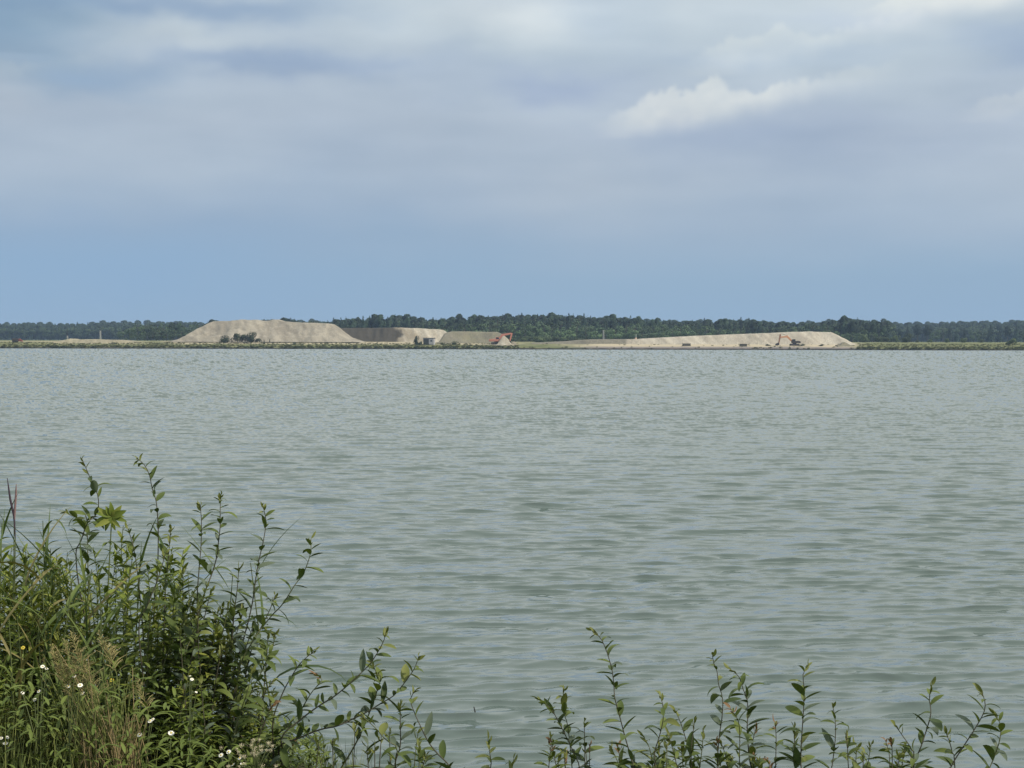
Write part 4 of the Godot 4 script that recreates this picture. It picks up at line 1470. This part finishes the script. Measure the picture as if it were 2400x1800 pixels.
	# --- broad grasses
	for a in [[4, 1170, 5.3, 4], [60, 1250, 5.4, 5], [100, 1165, 5.45, 4], [128, 1290, 5.3, 5], [215, 1285, 5.3, 4], [200, 1330, 5.2, 4], [330, 1250, 5.35, 5], [350, 1330, 5.3, 5], [395, 1240, 5.35, 4], [410, 1330, 5.25, 5], [440, 1290, 5.3, 4], [545, 1300, 5.3, 4], [587, 1268, 5.3, 4], [30, 1290, 5.2, 5], [160, 1340, 5.1, 5], [300, 1420, 5.1, 5], [40, 1400, 5.0, 5], [120, 1430, 5.0, 5]]:
		reed(a[0], a[1], a[2], a[3], "%s broad bladed grass standing %s" % ["tall" if a[1] < 1295 else "short", mark(BUSH_MARKS, a[0])], 1)
	for i in 26:
		var gx := rng.randf_range(-40.0, 250.0)
		reed(gx, ramp(BUSH_TOP, gx) + rng.randf_range(0.0, 240.0), 5.0 + rng.randf_range(-0.15, 0.25), rng.randi_range(5, 8), "%s bright green grass clump standing %s" % ["slender" if i % 2 else "leafy", mark(BUSH_MARKS, gx)], 2)
	# --- two tall seed spikes
	for a in [[[17, 1120], [24, 1170], [33, 1210], [36, 1260], [34, 1400], "dark purple grass spike leaning above the big bush", Vector3(0.045, 0.03, 0.045)], [[38, 1134], [37, 1165], [35, 1195], [33, 1240], [32, 1400], "thin pink grass spike beside the dark purple one", Vector3(0.20, 0.125, 0.125)]]:
		var d := 5.2
		var foot := at(a[4][0], a[4][1], d)
		foot.y = bank(foot.x, foot.z)
		var o := thing("grass_spike", foot, a[5], "grass")
		var p := []
		for i in 5:
			p.append(at(a[i][0], a[i][1], d) - foot)
		p.append(Vector3(0, -0.02, 0))
		part("stem", tube([p[3], p[4], p[5]], [0.0016, 0.0022, 0.003], 5), mat("green stem", lin(0.085, 0.11, 0.035), 0.6), o)
		part("spike", tube([p[0], p[0].lerp(p[1], 0.5), p[1], p[2], p[3]], [0.0010, 0.0028, 0.0038, 0.0038, 0.0016], 6), mat("spike %s" % a[5].left(4), lin(a[6].x, a[6].y, a[6].z), 0.85), o)
	# --- the straw-footed grass tuft
	var tf := at(268, 1835, 4.6)
	tf.y = bank(tf.x, tf.z)
	var tuft := thing("grass_tuft", tf, "straw coloured grass tuft with feathery beige seed heads", "grass")
	var straw := mat("straw", lin(0.29, 0.225, 0.110), 0.85)
	var olive := mat("olive stalk", lin(0.150, 0.175, 0.048), 0.8)
	var seedy := mat("beige seed head", lin(0.30, 0.26, 0.115), 0.9)
	for i in 120:
		var px2 := rng.randf_range(150.0, 340.0)
		var py2 := rng.randf_range(1555.0, 1740.0)
		if rng.randf() < 0.3:
			px2 = rng.randf_range(100.0, 220.0)
			py2 = rng.randf_range(1490.0, 1620.0)
		var tipp := at(px2, py2, 4.6 + rng.randf_range(-0.08, 0.1)) - tf
		var o := Vector3(rng.randfn() * 0.055, -0.01, rng.randfn() * 0.04)
		var mid := o.lerp(tipp, 0.5) + Vector3(tipp.x * -0.12, 0.03, 0)
		part("stalk", tube([o, o.lerp(mid, 0.5) + Vector3(0, 0.012, 0), mid, tipp], [0.0022, 0.0020, 0.0016, 0.0008], 4), straw if i % 6 == 0 else olive, tuft)
	for i in 80:
		var sx := rng.randf_range(190.0, 345.0)
		var tp := at(sx, rng.randf_range(1670.0, 1770.0), 4.57 + rng.randf_range(-0.08, 0.08)) - tf
		var so := Vector3(rng.randfn() * 0.06, -0.01, rng.randfn() * 0.04)
		part("stalk", tube([so, so.lerp(tp, 0.5) + Vector3(0, 0.015, 0), tp], [0.0026, 0.0022, 0.0010], 4), straw, tuft)
	for i in 11:
		var hp := at([150, 165, 130, 180, 200, 145, 172, 230, 245, 118, 320][i], [1500, 1480, 1530, 1520, 1560, 1560, 1545, 1480, 1500, 1510, 1590][i], 4.58) - tf
		var root2 := hp + Vector3(0.035, -0.10, 0.0)
		part("stalk", tube([Vector3(rng.randfn() * 0.04, 0, 0), root2 * 0.5 + Vector3(0.03, 0.04, 0), root2, hp], [0.002, 0.0018, 0.0014, 0.0008], 4), olive, tuft)
		var st := SurfaceTool.new()
		for k in 46:
			var f := rng.randf()
			var p0 := root2.lerp(hp, f)
			var a2 := rng.randf() * TAU
			var ln := 0.045 * (1.15 - f) * rng.randf_range(0.5, 1.0)
			var p1 := p0 + Vector3(cos(a2) * ln, ln * 0.7, sin(a2) * ln)
			st.append_from(tube([p0, p0.lerp(p1, 0.6) + Vector3(0, 0.004, 0), p1], [0.0005, 0.0011, 0.0007], 3), 0, Transform3D())
		part("seed_head", st.commit(), seedy, tuft)
	# --- white daisies
	daisy(160, 1608, 4.55, [[0, 0, 0.011], [28, -2, 0.012], [33, 17, 0.011], [14, -24, 0.009]], "daisy with four white heads above the straw tuft")
	daisy(100, 1562, 4.55, [[0, 0, 0.010], [9, 5, 0.009]], "daisy with two small touching heads over dark leaves")
	daisy(91, 1620, 4.55, [[0, 0, 0.009], [-10, 20, 0.009], [-38, 4, 0.008]], "daisy with three tiny heads left of the straw tuft")
	daisy(13, 1742, 4.55, [[0, 0, 0.012], [8, 8, 0.010], [-10, -12, 0.008], [4, -14, 0.008]], "daisy cluster at the far left corner of the bank")
	daisy(352, 1690, 4.55, [[0, 0, 0.011], [6, -4, 0.009]], "daisy with a pair of heads right of the straw tuft")
	daisy(327, 1722, 4.55, [[0, 0, 0.012]], "single daisy right of the straw base")
	daisy(401, 1718, 4.55, [[0, 0, 0.014]], "single large daisy in front of bare brown twigs")
	daisy(536, 1762, 4.55, [[0, 0, 0.011], [-18, 8, 0.011], [26, 15, 0.012], [10, 30, 0.010], [32, 28, 0.010]], "white daisy cluster left of the cream flower head")
	daisy(450, 1592, 4.55, [[0, 0, 0.008], [-5, -8, 0.006], [10, 30, 0.006]], "tiny white flowers inside the dark willow leaves")
	# --- cream flower cluster
	var cf := at(600, 1762, 4.45)
	var cg := bank(cf.x, cf.z)
	var cream := thing("cream_flower_plant", Vector3(cf.x, cg, cf.z), "plant with a loose head of fluffy cream flowers", "flower")
	var cst := mat("green stem", lin(0.085, 0.11, 0.035), 0.6)
	part("stem", tube([Vector3(0, -0.02, 0), Vector3(0.01, (cf.y - cg) * 0.6, 0), Vector3(0, cf.y - cg, 0)], [0.004, 0.003, 0.002], 5), cst, cream)
	var puff := crown_mesh("bush", 5, 130)
	for i in 34:
		var q := at(600 + rng.randfn() * 30.0, 1768 + rng.randfn() * 20.0, 4.45 + rng.randfn() * 0.02) - cream.position
		part("flower_stalk", tube([Vector3(0, cf.y - cg - 0.06, 0), q], [0.0014, 0.0008], 4), cst, cream)
		var s := rng.randf_range(0.012, 0.02)
		part("flower_head", puff, leafy("cream petals", lin(0.74, 0.67, 0.48), 0.4, 0.9), cream, Transform3D(Basis(Vector3.UP, rng.randf() * TAU).scaled(Vector3.ONE * s), q - Vector3(0, s * 0.4, 0)))
	for i in 18:
		var a3 := rng.randf() * TAU
		add_leaf(cream, "herb", Vector3(0, rng.randf_range(0.05, 0.9) * (cf.y - cg), 0), Vector3(cos(a3), 0.5, sin(a3)), rng.randf_range(0.05, 0.08), rng.randi_range(0, 2))
	# --- small yellow flowers
	for a in [[262, 1594, 4.9, "small yellow flower head above the straw stalks"], [54, 1518, 4.95, "tiny pale yellow flower among the left grass"]]:
		var yp := at(a[0], a[1], a[2])
		var yg := bank(yp.x, yp.z)
		var y := thing("yellow_flower", Vector3(yp.x, yg, yp.z), a[3], "flower")
		part("stem", tube([Vector3(0, -0.02, 0), Vector3(0.006, (yp.y - yg) * 0.5, 0), Vector3(0, yp.y - yg, 0)], [0.0022, 0.0018, 0.0012], 4), cst, y)
		part("flower_head", petals(0.0065), leafy("yellow petals", lin(0.62, 0.50, 0.08), 0.4, 0.8), y, Transform3D(Basis(Vector3.RIGHT, -0.7), Vector3(0, yp.y - yg, 0)))
		for i in 6:
			var a4 := rng.randf() * TAU
			add_leaf(y, "herb", Vector3(0, rng.randf_range(0.1, 0.9) * (yp.y - yg), 0), Vector3(cos(a4), 0.6, sin(a4)), 0.04, 1)
	# --- a stick in the water
	var sp := at(1117, 1684, EYE.y / ((1684.0 - HORIZON) / FPX))
	var stick := thing("stick", sp, "short dark stick poking out of the water", "stick")
	part("shaft", tube([Vector3(0.02, -0.06, 0), Vector3(0, 0, 0), Vector3(-0.025, 0.11, 0)], [0.007, 0.007, 0.005], 6), mat("wet wood", lin(0.03, 0.028, 0.03), 0.6), stick)
	# --- low growth that covers the soil
	var places := []
	var colors := []
	var low_leaf: Mesh = leaf_set("herb")[0]
	for i in 9000:
		var px3 := rng.randf_range(-150.0, 760.0)
		var d := rng.randf_range(4.3, 6.1)
		var p3 := at(px3, 1700, d)
		var g3 := bank(p3.x, p3.z)
		var room := clampf((1.0 - smoothstep(300.0, 720.0, px3)) * 0.34 + 0.12, 0.05, 0.5)
		var y3 := g3 + pow(rng.randf(), 1.4) * room
		var a5 := rng.randf() * TAU
		var ln := rng.randf_range(0.022, 0.055)
		places.append(Transform3D(leaf_basis(Vector3(cos(a5), rng.randf_range(0.1, 1.6), sin(a5)), Vector3.UP).scaled_local(Vector3(ln * 0.95, ln, ln)), Vector3(p3.x, y3, p3.z)))
		colors.append(Color(0.080, 0.118, 0.026).lerp(Color(0.135, 0.175, 0.040), rng.randf()))
	multi("ground_cover", low_leaf, leafy("ground cover leaves", Color.WHITE, 0.5, 0.5), places, colors, "low leafy undergrowth covering the near bank", "undergrowth")
	places = []
	colors = []
	var blades := tuft_mesh(33, 30, 0.2, 0.22)
	for i in 1220:
		var x := rng.randf_range(-7.0, 7.0)
		var z := rng.randf_range(-7.8, 1.5)
		var h4 := rng.randf_range(0.14, 0.3)
		if i > 900:
			x = rng.randf_range(-2.2, -1.15)
			z = rng.randf_range(-5.6, -4.3)
			h4 = rng.randf_range(0.14, 0.32) + (rng.randf_range(0.0, 0.22) if x < -1.42 else 0.0)
		var g4 := bank(x, z)
		places.append(Transform3D(Basis(Vector3.UP, rng.randf() * TAU).scaled(Vector3(h4, h4, h4)), Vector3(x, g4 - 0.02, z)))
		colors.append(Color(0.05, 0.075, 0.02).lerp(Color(0.15, 0.175, 0.05), rng.randf()))
	multi("bank_grass", blades, leafy("far grass", Color.WHITE, 0.25, 0.8), places, colors, "short grass growing over the near bank", "grass")
